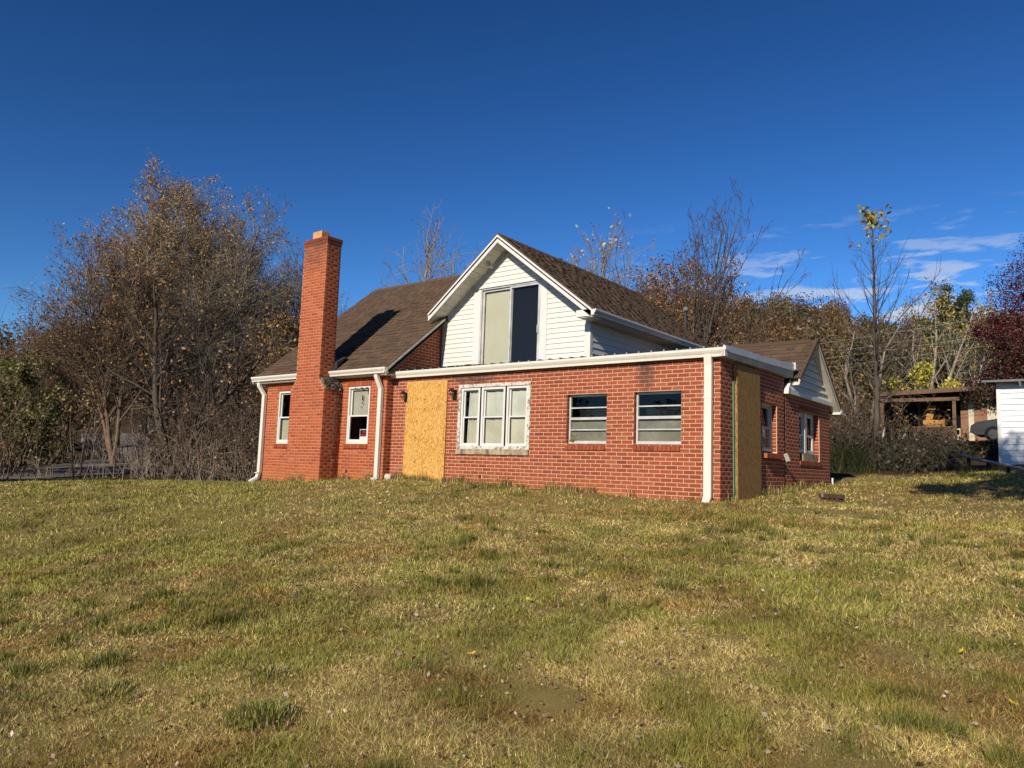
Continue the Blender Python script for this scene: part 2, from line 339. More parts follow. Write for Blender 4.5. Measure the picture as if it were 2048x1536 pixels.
def lay(fr, u0, u1, z0, z1, openings, mat, parent, vis=1.0, uL=None, uR=None, T=0.0018, zoff=-0.015, ztop=None):
    if fr.n[0] > .5: T = 0.0004
    U, N, Z = fr.u, fr.n, np.array((0, 0, 1.0))
    k0 = int(math.floor((z0-zoff)/CH))
    for k in range(k0, int((z1-zoff)/CH)+1):
        a, b = max(z0, zoff+k*CH+BG/2), min(z1, zoff+(k+1)*CH-BG/2)
        if b-a < 0.015: continue
        lo, hi = u0, u1
        if uL: lo = max(lo, uL(b))
        if uR: hi = min(hi, uR(b))
        iv = [(lo, hi, a, b)]
        for (p, q, r, t) in openings:
            nv = []
            for (s, e, za, zb) in iv:
                if t <= za or r >= zb or q <= s or p >= e: nv.append((s, e, za, zb)); continue
                if s < p: nv.append((s, p, za, zb))
                if q < e: nv.append((q, e, za, zb))
                if r-za > 0.02: nv.append((max(s, p), min(e, q), za, r))
                if zb-t > 0.02: nv.append((max(s, p), min(e, q), t, zb))
            iv = nv
        off = (k % 2)*0.5*BL+random.uniform(-0.006, 0.006)
        for (s, e, za, zb) in iv:
            j = math.floor((s-off)/BL)
            while True:
                l, r = off+j*BL+BG/2, off+(j+1)*BL-BG/2; j += 1
                if l >= e: break
                l, r = max(l, s), min(r, e)
                if r-l < 0.02: continue
                d = random.uniform(0, 0.0002)
                BR.add(r-l, zb-za, T+d, fr.o+U*(l+r)/2+Z*(za+zb)/2-N*0.0, U, Z, N, mat, parent, vis)
def rowlock(fr, u0, u1, z0, z1, d, mat, parent, name, tilt=0.012, n=None):
    n = n or max(3, int(round((u1-u0)/0.075))); w = (u1-u0)/n
    for i in range(n):
        mb = MB(); a, b = u0+i*w+0.005, u0+(i+1)*w-0.005; P = fr.p
        mb.hexa([P(a, -0.1, z0), P(b, -0.1, z0), P(b, d, z0), P(a, d, z0), P(a, -0.1, z1), P(b, -0.1, z1), P(b, d, z1-tilt), P(a, d, z1-tilt)])
        mb.build(name, mat, parent)

# ------------------------------------------------------------------ terrain
CP = np.array([(4.57, -11.07, -1.22), (0, 0, -0.02), (-7.4, -.2, .06), (-11.7, -.2, -.18), (-9.5, -.75, -.07), (0, 3, .14), (0, 6, .26), (1.1, 2, .03), (-15, -3.5, -.5), (-19, -3.4, -.52),
 (-18, -.5, -.38), (-24, -1.9, -.60), (-22.6, 1.5, -.54), (-32.7, 3.5, -.47), (-36.5, 7.4, -.16), (-42, 11, -.05), (-28.5, .5, -.60), (-50, 16, .1), (1.2, 8.6, .46), (.5, 12.6, .75), (3.4, 7, .58), (2.8, 10.7, .88),
 (6, 10, .95), (-1.8, 10, .6), (-1.7, 18.3, 1.52), (1, 18, 1.48), (-3.5, 28, 2.2), (.8, 25.6, 2.0), (.5, 30.7, 2.55), (5, 28, 2.9), (-8, 12, .6), (-12, 7, 0), (-5.5, 12, .6), (-10, 20, 1.2),
 (-20, 15, -.1), (-30, 22, .3), (12, -11, -.9), (10, 0, .35), (12, 10, 1.2), (4, -20, -2.2), (-8, -12, -1.4), (-18, -14, -1.5), (-30, -8, -1.1), (18, 20, 3), (-3.7, -5.5, -.62), (2.3, -5.5, -.60), (-8, -6, -.72),
 (-14, 1.2, -.27), (-40, -8, -1.1), (-12, 35, 2.2), (12, 35, 4), (-30, 40, 1.2), (-45, 28, .4)])
def _tps(r2): return np.where(r2 > 1e-12, r2*np.log(np.maximum(r2, 1e-12)), 0)
_n = len(CP); _A = np.zeros((_n+3, _n+3)); _A[:_n, :_n] = _tps(((CP[:, None, :2]-CP[None, :, :2])**2).sum(-1))+np.eye(_n)*0.4
_A[:_n, _n] = 1; _A[:_n, _n+1:] = CP[:, :2]; _A[_n:, :_n] = _A[:_n, _n:].T
_w = np.linalg.solve(_A, np.concatenate([CP[:, 2], np.zeros(3)]))
def sstep(a, b, x): t = np.clip((x-a)/(b-a), 0, 1); return t*t*(3-2*t)
def vnoise(x, y, s, seed=0):
    x, y = np.asarray(x, float)/s, np.asarray(y, float)/s; i, j = np.floor(x).astype(np.int64), np.floor(y).astype(np.int64); fx, fy = x-i, y-j
    def h(a, b):
        n = (a*374761393+b*668265263+seed*1442695) & 0x7fffffff; n = ((n ^ (n >> 13))*1274126177) & 0x7fffffff; return ((n ^ (n >> 16)) & 0xffff)/65535.0
    fx, fy = fx*fx*(3-2*fx), fy*fy*(3-2*fy)
    return (h(i, j)*(1-fx)+h(i+1, j)*fx)*(1-fy)+(h(i, j+1)*(1-fx)+h(i+1, j+1)*fx)*fy
def ground(x, y, bumps=True):
    x, y = np.asarray(x, float), np.asarray(y, float); sh = np.broadcast(x, y).shape
    X, Y = np.broadcast_to(x, sh).ravel(), np.broadcast_to(y, sh).ravel(); Z = np.empty(len(X))
    for s in range(0, len(X), 20000):
        a, b = X[s:s+20000], Y[s:s+20000]
        Z[s:s+20000] = _tps((a[:, None]-CP[None, :, 0])**2+(b[:, None]-CP[None, :, 1])**2)@_w[:_n]+_w[_n]+_w[_n+1]*a+_w[_n+2]*b
    r = np.hypot(X+6, Y-4); azm = np.degrees(np.arctan2(X-4.5, Y+11))
    H = np.interp(azm, [-180, -110, -85, -72, -55, -40, -25, -15, -5, 10, 40, 90, 180], [0, 2, 10, 17, 24, 26, 39, 32, 27, 25, 16, 4, 0])
    far = np.where(Y > -5, 1.2, -1.0)*0+np.interp(azm, [-180, -75, -40, 0, 60, 180], [-2.5, -.6, 1.2, 4, 3, -2.5])+H*sstep(48, 215, np.hypot(X-4.5, Y+11))
    k = sstep(30, 50, r); Z = Z*(1-k)+far*k
    if bumps:
        near = 1-sstep(18, 35, np.hypot(X-4.5, Y+11))
        Z = Z+near*((vnoise(X, Y, .55, 3)-.5)*.035+(vnoise(X, Y, .23, 5)-.5)*.016)+(1-near)*(vnoise(X, Y, 6, 8)-.5)*.25*(1-sstep(100, 200, r)*0)*np.where(r > 14, 1, 0)*sstep(14, 25, r)
    return Z.reshape(sh)
def gz(x, y): return float(ground(np.array([x]), np.array([y]), False)[0])
def lawn_mask(x, y):           # 1 on mown lawn, 0 under the woods and on the bank
    w = (vnoise(x, y, 1.3, 21)-.5)*1.2
    m = sstep(-.6, .5, 27.2+w-np.hypot(x-4.565, y+11.07))
    m = m*sstep(-.5, .5, 9.3+.35*np.maximum(x-1, 0)+w*.6-y)
    back = (x < -.3) & (y > 2.2)
    return np.where(back, m*.0, m)

def axis_pts(lo, hi, c, fine, n):
    t = np.linspace(-1, 1, n); g = np.sign(t)*np.abs(t)**2.6
    v = np.where(g < 0, c+(c-lo)*g, c+(hi-c)*g); return v
gx = axis_pts(-700, 500, -2, .3, 270); gy = axis_pts(-300, 800, -3, .3, 270)
GX, GY = np.meshgrid(gx, gy); GZ = ground(GX, GY)
inside = (GX > -11.5) & (GX < -.2) & (GY > .2) & (GY < 5.8); GZ = np.where(inside, GZ-.15, GZ)
gv = np.stack([GX, GY, GZ], -1).reshape(-1, 3); nx, ny = len(gx), len(gy)
ii = (np.arange(ny-1)[:, None]*nx+np.arange(nx-1)[None]).ravel(); gf = np.stack([ii, ii+1, ii+nx+1, ii+nx], -1)
lm = lawn_mask(gv[:, 0], gv[:, 1])
m = NM('ground')
n1_ = m.noise(3.2, 8, 0.7); n2_ = m.ramp(m.noise(75, 6, 0.8), [(.38, (0, 0, 0)), (.62, (1, 1, 1))]); n3_ = m.noise(0.7, 4)
lawnc = m.mix(n2_, m.mix(n1_, (0.09, 0.066, 0.024), (0.46, 0.34, 0.13)), m.mix(n3_, (0.17, 0.15, 0.035), (0.40, 0.29, 0.11)))
litter = m.mix(n2_, m.mix(n1_, (0.045, 0.032, 0.018), (0.11, 0.07, 0.038)), (0.075, 0.055, 0.03))
m.base(m.mix(m.attr('lawn').outputs['Fac'], litter, lawnc), 0.95, 0.05); m.bump(n2_, 0.6, 0.03); MAT['ground'] = m.m
link(bpy.data.objects.new('ground', mesh_np('ground', gv, [gf], ['ground'], attrs={'lawn': ('FLOAT', lm)}, smooth=True)), None, kind='structure')
# road seen beyond the left edge of the lawn
simple('asphalt', (0.15, 0.135, 0.115), 0.9, 0.15, var=0.25, scale=1.5, bump=0.3)
rp = [(-25.5, -6.5), (-28.3, -1.0), (-31.8, 3.0), (-36.2, 7.0), (-42, 10.8), (-51, 15), (-75, 24)]
mb = MB(); prev = None
for i in range(len(rp)):
    a = Vector((*rp[max(i-1, 0)], 0)); b = Vector((*rp[min(i+1, len(rp)-1)], 0)); t = (b-a).normalized(); nrm = Vector((-t.y, t.x, 0)); c = Vector((*rp[i], 0))
    ring = []
    for k in (-3.0, -2.6, -1.3, 0, 1.3, 2.6, 3.0):
        p = c+nrm*k; z = gz(p.x, p.y)+(.06 if abs(k) < 2.7 else -.35); ring.append((p.x, p.y, z))
    if prev:
        for k in range(6): mb.add([prev[k], prev[k+1], ring[k+1], ring[k]], [(0, 1, 2, 3)])
    prev = ring
mb.build('road', 'asphalt', None, kind='structure')

# ------------------------------------------------------------------ grass (nobody could count it)
def grass(n, rlo, rhi, azlo, azhi, power, name, wscale, hscale, seg):
    u = RNG.random(n); r = (rlo**power+u*(rhi**power-rlo**power))**(1/power); a = np.radians(RNG.uniform(azlo, azhi, n))
    x, y = CAM[0]+r*np.sin(a), CAM[1]+r*np.cos(a)
    keep = lawn_mask(x, y) > RNG.random(n)*.9+.05
    hx = (x < -.02) & (x > -7.45) & (y > -.03); hx2 = (x <= -7.4) & (x > -11.72) & (y > -.22); hc = (x > -10.03) & (x < -8.87) & (y > -.74)
    keep &= ~(hx | hx2 | hc); x, y, r = x[keep], y[keep], r[keep]; n = len(x)
    big = vnoise(x, y, 2.3, 1)*.26+vnoise(x, y, .75, 2)*.34+vnoise(x, y, .27, 4)*.46
    bias = sstep(-1, -9, x)*.12-.08*sstep(-9, -3, x)*sstep(-5.5, -2.5, y)+.03*sstep(-5, -7, y)-.01+.10*sstep(3, 9, y)
    g = sstep(.40, .66, big+bias); fine = vnoise(x, y, .11, 9); tuft = sstep(.64, .88, vnoise(x, y, .20, 6))*sstep(.30, .65, vnoise(x, y, 1.1, 16))
    bare = sstep(.62, .78, vnoise(x, y, .6, 12))*(1-g)
    isg = RNG.random(n) < np.clip(g*(.50+.12*sstep(-2, -9, x))+tuft*.5+.22*fine, 0, .85)
    k = RNG.random(n)[:, None]**1.1; k2 = RNG.random(n)[:, None]
    green = np.array([.065, .080, .012])*(1-k)+np.array([.48, .445, .09])*k
    green = green*(1-.40*tuft[:, None])
    straw = np.array([.16, .105, .034])*(1-k)+np.array([.96, .76, .31])*k
    straw = np.where(k2 < .14, np.array([.20, .085, .032])*(1+.7*k), straw)
    col = np.where(isg[:, None], green, straw)*(.72+.56*vnoise(x, y, .4, 33))[:, None]
    brn = sstep(.52, .74, vnoise(x, y, .55, 44)*.6+vnoise(x, y, 1.6, 45)*.25+vnoise(x, y, .18, 46)*.25)[:, None]*(1-.6*isg[:, None])
    col = col*(1-brn)+col*np.array([.74, .62, .52])*brn
    h = np.where(isg, RNG.uniform(.022, .050, n)*(1+1.1*tuft), RNG.uniform(.012, .040, n))*hscale*(.55+.9*fine)*(1-.4*bare)
    lean = np.where(isg, RNG.uniform(.15, 1.1, n), RNG.uniform(.35, 1.62, n)); th = RNG.uniform(0, 2*np.pi, n)
    h = np.where(isg, h, h*(1+.9*sstep(.8, 1.5, lean))); h = np.where(RNG.random(n) < .18*bare, h*.15, h)
    w = RNG.uniform(.0010, .0021, n)*wscale*np.maximum(1, r/4.0)**.8
    z = ground(x, y)-.004
    dx, dy = np.cos(th), np.sin(th); rt = RNG.uniform(0, 2*np.pi, n); sx, sy = np.cos(rt)*w, np.sin(rt)*w
    hz, hl = h*np.cos(lean*.9), h*np.sin(lean*.9)*1.25
    B = np.stack([x, y, z], -1); sd = np.stack([sx, sy, np.zeros(n)], -1)
    tip = B+np.stack([dx*hl, dy*hl, hz], -1)
    if seg == 1:
        V = np.stack([B-sd, B+sd, tip], 1).reshape(-1, 3); F = [np.arange(3*n).reshape(-1, 3)]; C = np.repeat(col, 3, 0)
    else:
        mid = B+np.stack([dx*hl*.35, dy*hl*.35, hz*.68], -1)
        V = np.stack([B-sd, B+sd, mid-sd*.8, mid+sd*.8, tip], 1).reshape(-1, 3); b = np.arange(n)[:, None]*5
        F = [b+np.array([[0, 1, 3, 2]]), b+np.array([[2, 3, 4]])]; C = np.repeat(col, 5, 0)
    C = np.concatenate([C, np.ones((len(C), 1))], 1)
    link(bpy.data.objects.new(name, mesh_np(name, V, F, ['grass'], attrs={'col': ('FLOAT_COLOR', C)})), None, kind='stuff', label='patchy lawn of dry straw and short green blades', category='grass')
grass(420000, 2.6, 5.6, -80, 6, 1.5, 'lawn_grass', 1.25, 1.15, 1)
grass(470000, 5.4, 11.0, -80, 5, 1.2, 'lawn_grass', 1.8, 1.35, 1)
grass(45000, 1.2, 9.0, 4, 75, 1.3, 'lawn_grass', 2.2, 1.5, 1)
grass(45000, 8.5, 22, 3, 40, 1.3, 'lawn_grass', 2.0, 1.5, 1)
grass(40000, 1.2, 14, -125, -79, 1.3, 'lawn_grass', 2.2, 1.5, 1)
grass(270000, 10.6, 29, -80, 2, 1.15, 'lawn_grass', 1.8, 1.5, 1)

# ------------------------------------------------------------------ the brick house
HOUSE = empty('brick_house', (0, 0, 0), 'red brick house with boarded doors, tall chimney and white gable', 'house')
def part(mb, name, mats, parent=None, **k): return mb.build(name, mats, parent or HOUSE, **k)
SL, EY, EZ, RY = 0.807, -0.39, 2.43, 3.42           # main roof slope, eave, ridge
RZ = EZ+SL*(RY-EY)
def mroof(y): return EZ+SL*(y-EY)
GX0, GZ0, GS = -5.43, 5.42, 0.775                    # cross gable ridge and slope
def groof(x): return GZ0-GS*abs(x-GX0)

# walls: mortar backing with the openings cut as real reveals, bricks laid on it
def wall(fr, u0, u1, z0, z1, openings, name, brick, depth=0.13, vis=1.0, **kw):
    mb = MB(); us = sorted({u0, u1}|{o[0] for o in openings}|{o[1] for o in openings}); us = [u for u in us if u0 <= u <= u1]
    zs = sorted({z0, z1}|{o[2] for o in openings}|{o[3] for o in openings}); zs = [z for z in zs if z0 <= z <= z1]
    for a, b in zip(us, us[1:]):
        for c, d in zip(zs, zs[1:]):
            if any(o[0] <= a and b <= o[1] and o[2] <= c and d <= o[3] for o in openings): continue
            P = fr.p; mb.add([P(a, 0, c), P(b, 0, c), P(b, 0, d), P(a, 0, d)], [(0, 1, 2, 3)])
    for (a, b, c, d) in openings:
        P = fr.p; e = -depth
        for q in ([P(a, 0, c), P(a, e, c), P(a, e, d), P(a, 0, d)], [P(b, 0, c), P(b, 0, d), P(b, e, d), P(b, e, c)],
                  [P(a, 0, d), P(a, e, d), P(b, e, d), P(b, 0, d)], [P(a, 0, c), P(b, 0, c), P(b, e, c), P(a, e, c)]): mb.add(q, [(0, 1, 2, 3)])
    w = part(mb, name, 'mortar_orange' if brick == 'brick_orange' else 'mortar')
    lay(fr, u0, u1, z0, z1, openings, brick, w, vis, **kw)
    # brick returns in the reveals that can be seen
    for (a, b, c, d) in openings:
        for uu, sgn in ((a, 1), (b, -1)):
            n = fr.u*sgn; zz = c+.03; k = 0
            while zz < d-.02:
                h = min(CH-BG, d-zz-.004); L = depth-.03 if k % 2 == 0 else depth-.055
                BR.add(L, h, .004, np.array(fr.p(uu, -.012-L/2, zz+h/2)), fr.n, np.array((0, 0, 1.)), n, brick, w, .4); zz += CH; k += 1
    return w
W2 = (-2.87, -2.035, .86, 1.74); W3 = (-1.517, -.652, .86, 1.74); WT = (-5.462, -3.67, .745, 2.024)
W4 = (1.85, 2.61, .825, 1.70); W5 = (3.885, 5.215, .74, 1.73)
W0 = (-11.275, -10.54, .808, 2.09); W1 = (-8.65, -7.915, .822, 2.098); V1 = (-4.88, -4.81, .185, .25); V0 = (-8.62, -8.54, .17, .25)
S2 = (W2[0]-.005, W2[1]-.01, .757, .86); S3 = (W3[0]+.002, W3[1]-.012, .757, .86)
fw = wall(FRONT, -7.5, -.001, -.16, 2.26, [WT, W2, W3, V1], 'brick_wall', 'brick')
rw = wall(RIGHT, .0, 3.03, -.16, 2.30, [W4], 'brick_wall', 'brick')
rw2 = wall(Fr((.012, 0, 0), (0, 1, 0), (1, 0, 0)), 3.035, 6.0, -.10, 2.02, [W5], 'brick_wall', 'brick', depth=.16, zoff=-.035)
lw = wall(LEFTB, -11.76, -7.385, -.35, 2.28, [W0, W1, V0], 'brick_wall', 'brick_orange')
LRET = Fr((-7.385, 0, 0), (0, 1, 0), (1, 0, 0))
mb = MB(); mb.add([LRET.p(-.2, 0, -.3), LRET.p(1.43, 0, -.3), LRET.p(1.43, 0, mroof(1.43)-.1), LRET.p(-.2, 0, mroof(-.2)-.1)], [(0, 1, 2, 3)])
gw = part(mb, 'gable_brick_wall', 'mortar'); lay(LRET, -.2, 1.43, -.3, 3.9, [], 'brick', gw, 1.0, uL=lambda z: (z+.12-EZ)/SL+EY if z > 2.2 else -.2)
mb = MB()   # unseen walls: left end, back
mb.add([(-11.76, -.2, -.6), (-11.76, 7.0, -.6), (-11.76, 7.0, 2.45), (-11.76, RY, RZ-.1), (-11.76, -.2, 2.45)], [(0, 1, 2, 3, 4)])
mb.add([(-11.76, 7, -.6), (-3.2, 7, -.6), (-3.2, 7, 2.4), (-11.76, 7, 2.4)], [(0, 1, 2, 3)])
mb.add([(-3.3, 6.0, -.4), (0.012, 6.0, -.4), (0.012, 6.0, 2.0), (-3.3, 6.0, 2.0)], [(0, 1, 2, 3)])
mb.add([(-3.3, 6.0, -.4), (-3.3, 7.0, -.4), (-3.3, 7.0, 3.4), (-3.3, 6.0, 3.4)], [(0, 1, 2, 3)])
mb.add([(-7.0, 7.0, 2.3), (-3.3, 7.0, 2.3), (-3.3, 7.0, 3.4), (GX0, 7.0, 5.3), (-7.5, 7.0, 3.7)], [(0, 1, 2, 3, 4)])
part(mb, 'brick_wall', 'brick')

# chimney
chm = MB()
lx0, lx1, sx0, sx1, cf, zs0, zs1, zt = -10.06, -8.85, -9.89, -9.05, -.72, 2.02, 2.24, 5.53
chm.box(lx0, lx1, cf, -.2, -.45, zs0-.0)
chm.box(sx0, sx1, cf, -.32, zs1, zt-.004)
lb = [(lx0, cf, zs0), (lx1, cf, zs0), (lx1, -.2, zs0), (lx0, -.2, zs0)]; ub = [(sx0, cf, zs1), (sx1, cf, zs1), (sx1, -.32, zs1), (sx0, -.32, zs1)]
chm.hexa(lb+ub)
CHI = part(chm, 'chimney', 'mortar_orange')
CF = Fr((0, cf, 0), (1, 0, 0), (0, -1, 0)); CR = Fr((lx1, 0, 0), (0, 1, 0), (1, 0, 0)); SR = Fr((sx1, 0, 0), (0, 1, 0), (1, 0, 0))
def tz(z): return min(max((z-zs0)/(zs1-zs0), 0), 1)
lay(CF, lx0, lx1, -.45, zt-.15, [], 'brick_orange', CHI, .9, uL=lambda z: lx0+(sx0-lx0)*tz(z), uR=lambda z: lx1+(sx1-lx1)*tz(z))
lay(CR, cf, -.2, -.45, zs0, [], 'brick_orange', CHI, .8); lay(SR, cf, -.32, zs1, zt-.15, [], 'brick_orange', CHI, .8)
# two corbelled top courses
for k, (o, za, zb) in enumerate(((.012, zt-.15, zt-.075), (.022, zt-.072, zt))):
    lay(Fr((0, cf-o+.004, 0), (1, 0, 0), (0, -1, 0)), sx0-o, sx1+o, za, zb, [], 'brick', CHI, .8)
    lay(Fr((sx1+o-.004, 0, 0), (0, 1, 0), (1, 0, 0)), cf-o, -.32+o, za, zb, [], 'brick', CHI, .8)
mb = MB(); mb.box(sx0-.012, sx1+.012, cf-.012, -.31, zt-.148, zt-.076); mb.box(sx0-.022, sx1+.022, cf-.022, -.30, zt-.075, zt-.001); mb.build('chimney_cap', 'brick', CHI)
mb = MB()
F2 = Fr((0, -.52, 0), (1, 0, 0), (0, -1, 0)); xa, xb, ya, yb = -9.69, -9.36, -.66, -.42
for q in ((xa, xb, ya, ya+.03), (xa, xb, yb-.03, yb), (xa, xa+.03, ya+.03, yb-.03), (xb-.03, xb, ya+.03, yb-.03)): mb.box(*q, zt, zt+.20)
mb.build('flue_liner', 'flue_clay', CHI, bevel=.004)
mb = MB()       # flashing where the stack meets the roof
mb.hexa([(sx1, -.42, 2.30), (sx1+.10, -.42, 2.30), (sx1+.10, -.42, 2.44), (sx1, -.42, 2.44), (sx1, -.05, 2.62), (sx1+.10, -.05, 2.62), (sx1+.10, -.05, 2.80), (sx1, -.05, 2.80)])
mb.hexa([(sx0, -.32, 2.5), (sx1+.1, -.32, 2.5), (sx1+.1, -.32, 2.66), (sx0, -.32, 2.66), (sx0, -.05, 2.7), (sx1+.1, -.05, 2.7), (sx1+.1, -.05, 2.82), (sx0, -.05, 2.82)])
mb.build('flashing', 'flashing', CHI)
# dead creeper and dirt lying on the chimney shoulder, stems hanging down the side
v = []; f = []; cc = []
def leafquad(V, Fc, C, p, s, col, rng=random):
    a = Vector((rng.gauss(0, 1), rng.gauss(0, 1), rng.gauss(0, 1))).normalized(); b = a.orthogonal().normalized()*s*rng.uniform(.5, .9); a = a*s
    p = Vector(p); k = len(V); V.extend([tuple(p-a), tuple(p+b), tuple(p+a), tuple(p-b)]); Fc.append((k, k+1, k+2, k+3)); C.extend([(*col, 1)]*4)
for i in range(520):
    t = random.random()**.8; y = random.uniform(cf+.0, -.2); x = lx1+.03-(lx1-sx1)*t*.9; z = zs0+(zs1-zs0)*t+random.uniform(0, .07)
    leafquad(v, f, cc, (x, y, z), random.uniform(.012, .03), random.choice([(.16, .13, .09), (.10, .08, .05), (.24, .19, .13), (.07, .075, .04)]))
for i in range(9):
    y = random.uniform(-.42, -.21); L = random.uniform(.4, 1.5) if i < 7 else 1.9
    for k in range(int(L*40)):
        z = zs0-k/40; y = min(-.2, max(-.6, y+random.uniform(-.012, .012))); leafquad(v, f, cc, (lx1+.02, y, z), .016, (.13, .10, .07))
me = mesh_np('dead_creeper', v, [np.array(f)], ['leaf'], attrs={'col': ('FLOAT_COLOR', cc)}); link(bpy.data.objects.new('dead_creeper', me), CHI, kind='stuff')

# roofs -----------------------------------------------------------------
def slope(name, o, a, s, L, H, parent, vis, clip=None, t=.10):
    """deck lying at origin o, along eave a, up slope s; shingles laid on it"""
    o, a, s = (np.array(q, float) for q in (o, a, s)); a /= np.linalg.norm(a); s /= np.linalg.norm(s); n = np.cross(a, s)
    mb = MB(); c = [o, o+a*L, o+a*L+s*H, o+s*H]; mb.hexa([tuple(p-n*t) for p in c]+[tuple(p) for p in c]); d = part(mb, name, 'roof_underlay', parent)
    ex = .142; k = 0; y = -.02
    while y < H-.03:
        x = -random.uniform(0, .25)
        while x < L:
            w = random.choice((.14, .17, .22, .26, .30)); l, r = max(0, x), min(L, x+w); x += w
            if r-l < .03: continue
            h = min(ex+.03, H-y); m_ = o+a*(l+r)/2+s*(y+h/2)
            if clip and not clip(m_): continue
            th = random.choice((.010, .016, .022)); SH.add(r-l-.003, h, th, m_, a, s, n, 'shingle', d, vis)
        y += ex; k += 1
    return d
hy = math.hypot(1, SL); Lm = (RY-EY)*hy
main = slope('main_roof', (-12.12, EY-.02, EZ-.016), (1, 0, 0), (0, 1, SL), 4.92, Lm, HOUSE, 1.0, clip=lambda p: not (sx0-.02 < p[0] < sx1+.02 and p[1] < -.22))
mb = MB()   # rest of the main roof: strip under the cross gable, rear slope
mb.hexa([(-7.2, 2.1, mroof(2.1)-.12), (GX0, 2.1, mroof(2.1)-.12), (GX0, RY, RZ-.12), (-7.2, RY, RZ-.12), (-7.2, 2.1, mroof(2.1)-.03), (GX0, 2.1, mroof(2.1)-.03), (GX0, RY, RZ-.02), (-7.2, RY, RZ-.02)])
mb.hexa([(-12.12, RY, RZ-.1), (GX0, RY, RZ-.1), (GX0, 7.25, EZ-.1), (-12.12, 7.25, EZ-.1), (-12.12, RY, RZ), (GX0, RY, RZ), (GX0, 7.25, EZ), (-12.12, 7.25, EZ)])
part(mb, 'roof_slope', 'shingle')
mb = MB(); x = -12.12
while x < -7.6:
    mb.hexa([(x, RY-.13, RZ-.09), (x+.30, RY-.13, RZ-.082), (x+.30, RY+.13, RZ-.082), (x, RY+.13, RZ-.09), (x, RY-.01, RZ+.018), (x+.30, RY-.01, RZ+.026), (x+.30, RY+.01, RZ+.026), (x, RY+.01, RZ+.018)]); x += .28
part(mb, 'ridge_cap', 'shingle')
gh = math.hypot(1, GS); GE = -2.90; Lg = (GE-GX0)*gh; GY0, GY1 = .98, 7.12
crs = slope('cross_gable_roof', (GE, GY0, groof(GE)), (0, 1, 0), (-1, 0, GS), GY1-GY0, Lg, HOUSE, 1.0, t=.08)
GL = -7.42
slope('cross_gable_roof', (GL, GY1, groof(GL)), (0, -1, 0), (1, 0, GS), GY1-GY0, (GX0-GL)*gh, HOUSE, .3, t=.08)
mb = MB()
y = GY0-.01
while y < GY1-.1:
    mb.hexa([(GX0-.13, y, GZ0-.085), (GX0+.13, y, GZ0-.085), (GX0+.13, y+.30, GZ0-.08), (GX0-.13, y+.30, GZ0-.08), (GX0-.01, y, GZ0+.02), (GX0+.01, y, GZ0+.02), (GX0+.01, y+.30, GZ0+.026), (GX0-.01, y+.30, GZ0+.026)]); y += .27
part(mb, 'ridge_cap', 'shingle')
# rear right wing with its small gable
SX, SYC, SZ, SSL = .19, 4.52, 3.21, .78
hs = math.hypot(1, SSL); yE = 3.34
slope('wing_roof', (-3.2, yE, SZ-SSL*(SYC-yE)), (1, 0, 0), (0, 1, SSL), SX+3.2, (SYC-yE)*hs, HOUSE, 1.3, t=.07)
mb = MB(); yR = 6.2
mb.hexa([(-3.2, SYC, SZ-.08), (SX, SYC, SZ-.08), (SX, yR, SZ-SSL*(yR-SYC)-.08), (-3.2, yR, SZ-SSL*(yR-SYC)-.08), (-3.2, SYC, SZ), (SX, SYC, SZ), (SX, yR, SZ-SSL*(yR-SYC)), (-3.2, yR, SZ-SSL*(yR-SYC))])
part(mb, 'wing_roof', 'shingle')
mb = MB(); x = -3.2
while x < SX-.26:
    mb.hexa([(x, SYC-.12, SZ-.075), (x+.3, SYC-.12, SZ-.07), (x+.3, SYC+.12, SZ-.07), (x, SYC+.12, SZ-.075), (x, SYC-.01, SZ+.018), (x+.3, SYC-.01, SZ+.024), (x+.3, SYC+.01, SZ+.024), (x, SYC+.01, SZ+.018)]); x += .27
part(mb, 'ridge_cap', 'shingle')

# white vinyl siding, each course a plank
def planks(fr, z0, z1, uL, uR, openings, parent, h=.108, mat='vinyl_white', out=.019):
    k = 0; z = z0
    while z < z1-.01:
        a, b = z, min(z+h, z1); iv = [(uL(a), uR(a), uL(b), uR(b))]
        for (p, q, r, t) in openings:
            if t <= a+.02 or r >= b-.02: continue
            nv = []
            for (la, ra, lb, rb) in iv:
                if la < p: nv.append((la, p, lb, p) if lb < p else (la, p, min(lb, p), p))
                if ra > q: nv.append((q, ra, q, max(rb, q)))
            iv = nv
        for (la, ra, lb, rb) in iv:
            if ra-la < .01: continue
            if rb < lb: lb = rb = (la+ra)/2
            P = fr.p; mb = MB()
            mb.hexa([P(la, -.005, a), P(ra, -.005, a), P(rb, -.005, b+.006), P(lb, -.005, b+.006), P(la, out, a), P(ra, out, a), P(rb, .003, b+.006), P(lb, .003, b+.006)])
            mb.build('siding_plank', mat, parent)
        z += h; k += 1
SLD = (-6.205, -4.535, 2.30, 4.385)
gL = lambda z: max(-7.36, GX0-(GZ0-.13-z)/GS); gR = lambda z: min(-3.42, GX0+(GZ0-.13-z)/GS)
mb = MB(); P = GAB.p
q0, q1, qz = SLD[0], SLD[1], SLD[3]; gt = lambda u: GZ0-.11-GS*abs(u-GX0)
mb.add([P(-7.36, -.01, 2.3), P(q0, -.01, 2.3), P(q0, -.01, gt(q0)), P(-7.36, -.01, gt(-7.36))], [(0, 1, 2, 3)]); mb.add([P(q1, -.01, 2.3), P(-3.3, -.01, 2.3), P(-3.3, -.01, gt(-3.3)), P(q1, -.01, gt(q1))], [(0, 1, 2, 3)])
mb.add([P(q0, -.01, qz), P(q1, -.01, qz), P(q1, -.01, gt(q1)), P(GX0, -.01, gt(GX0)), P(q0, -.01, gt(q0))], [(0, 1, 2, 3, 4)])
gwall = part(mb, 'gable_wall', 'vinyl_white')
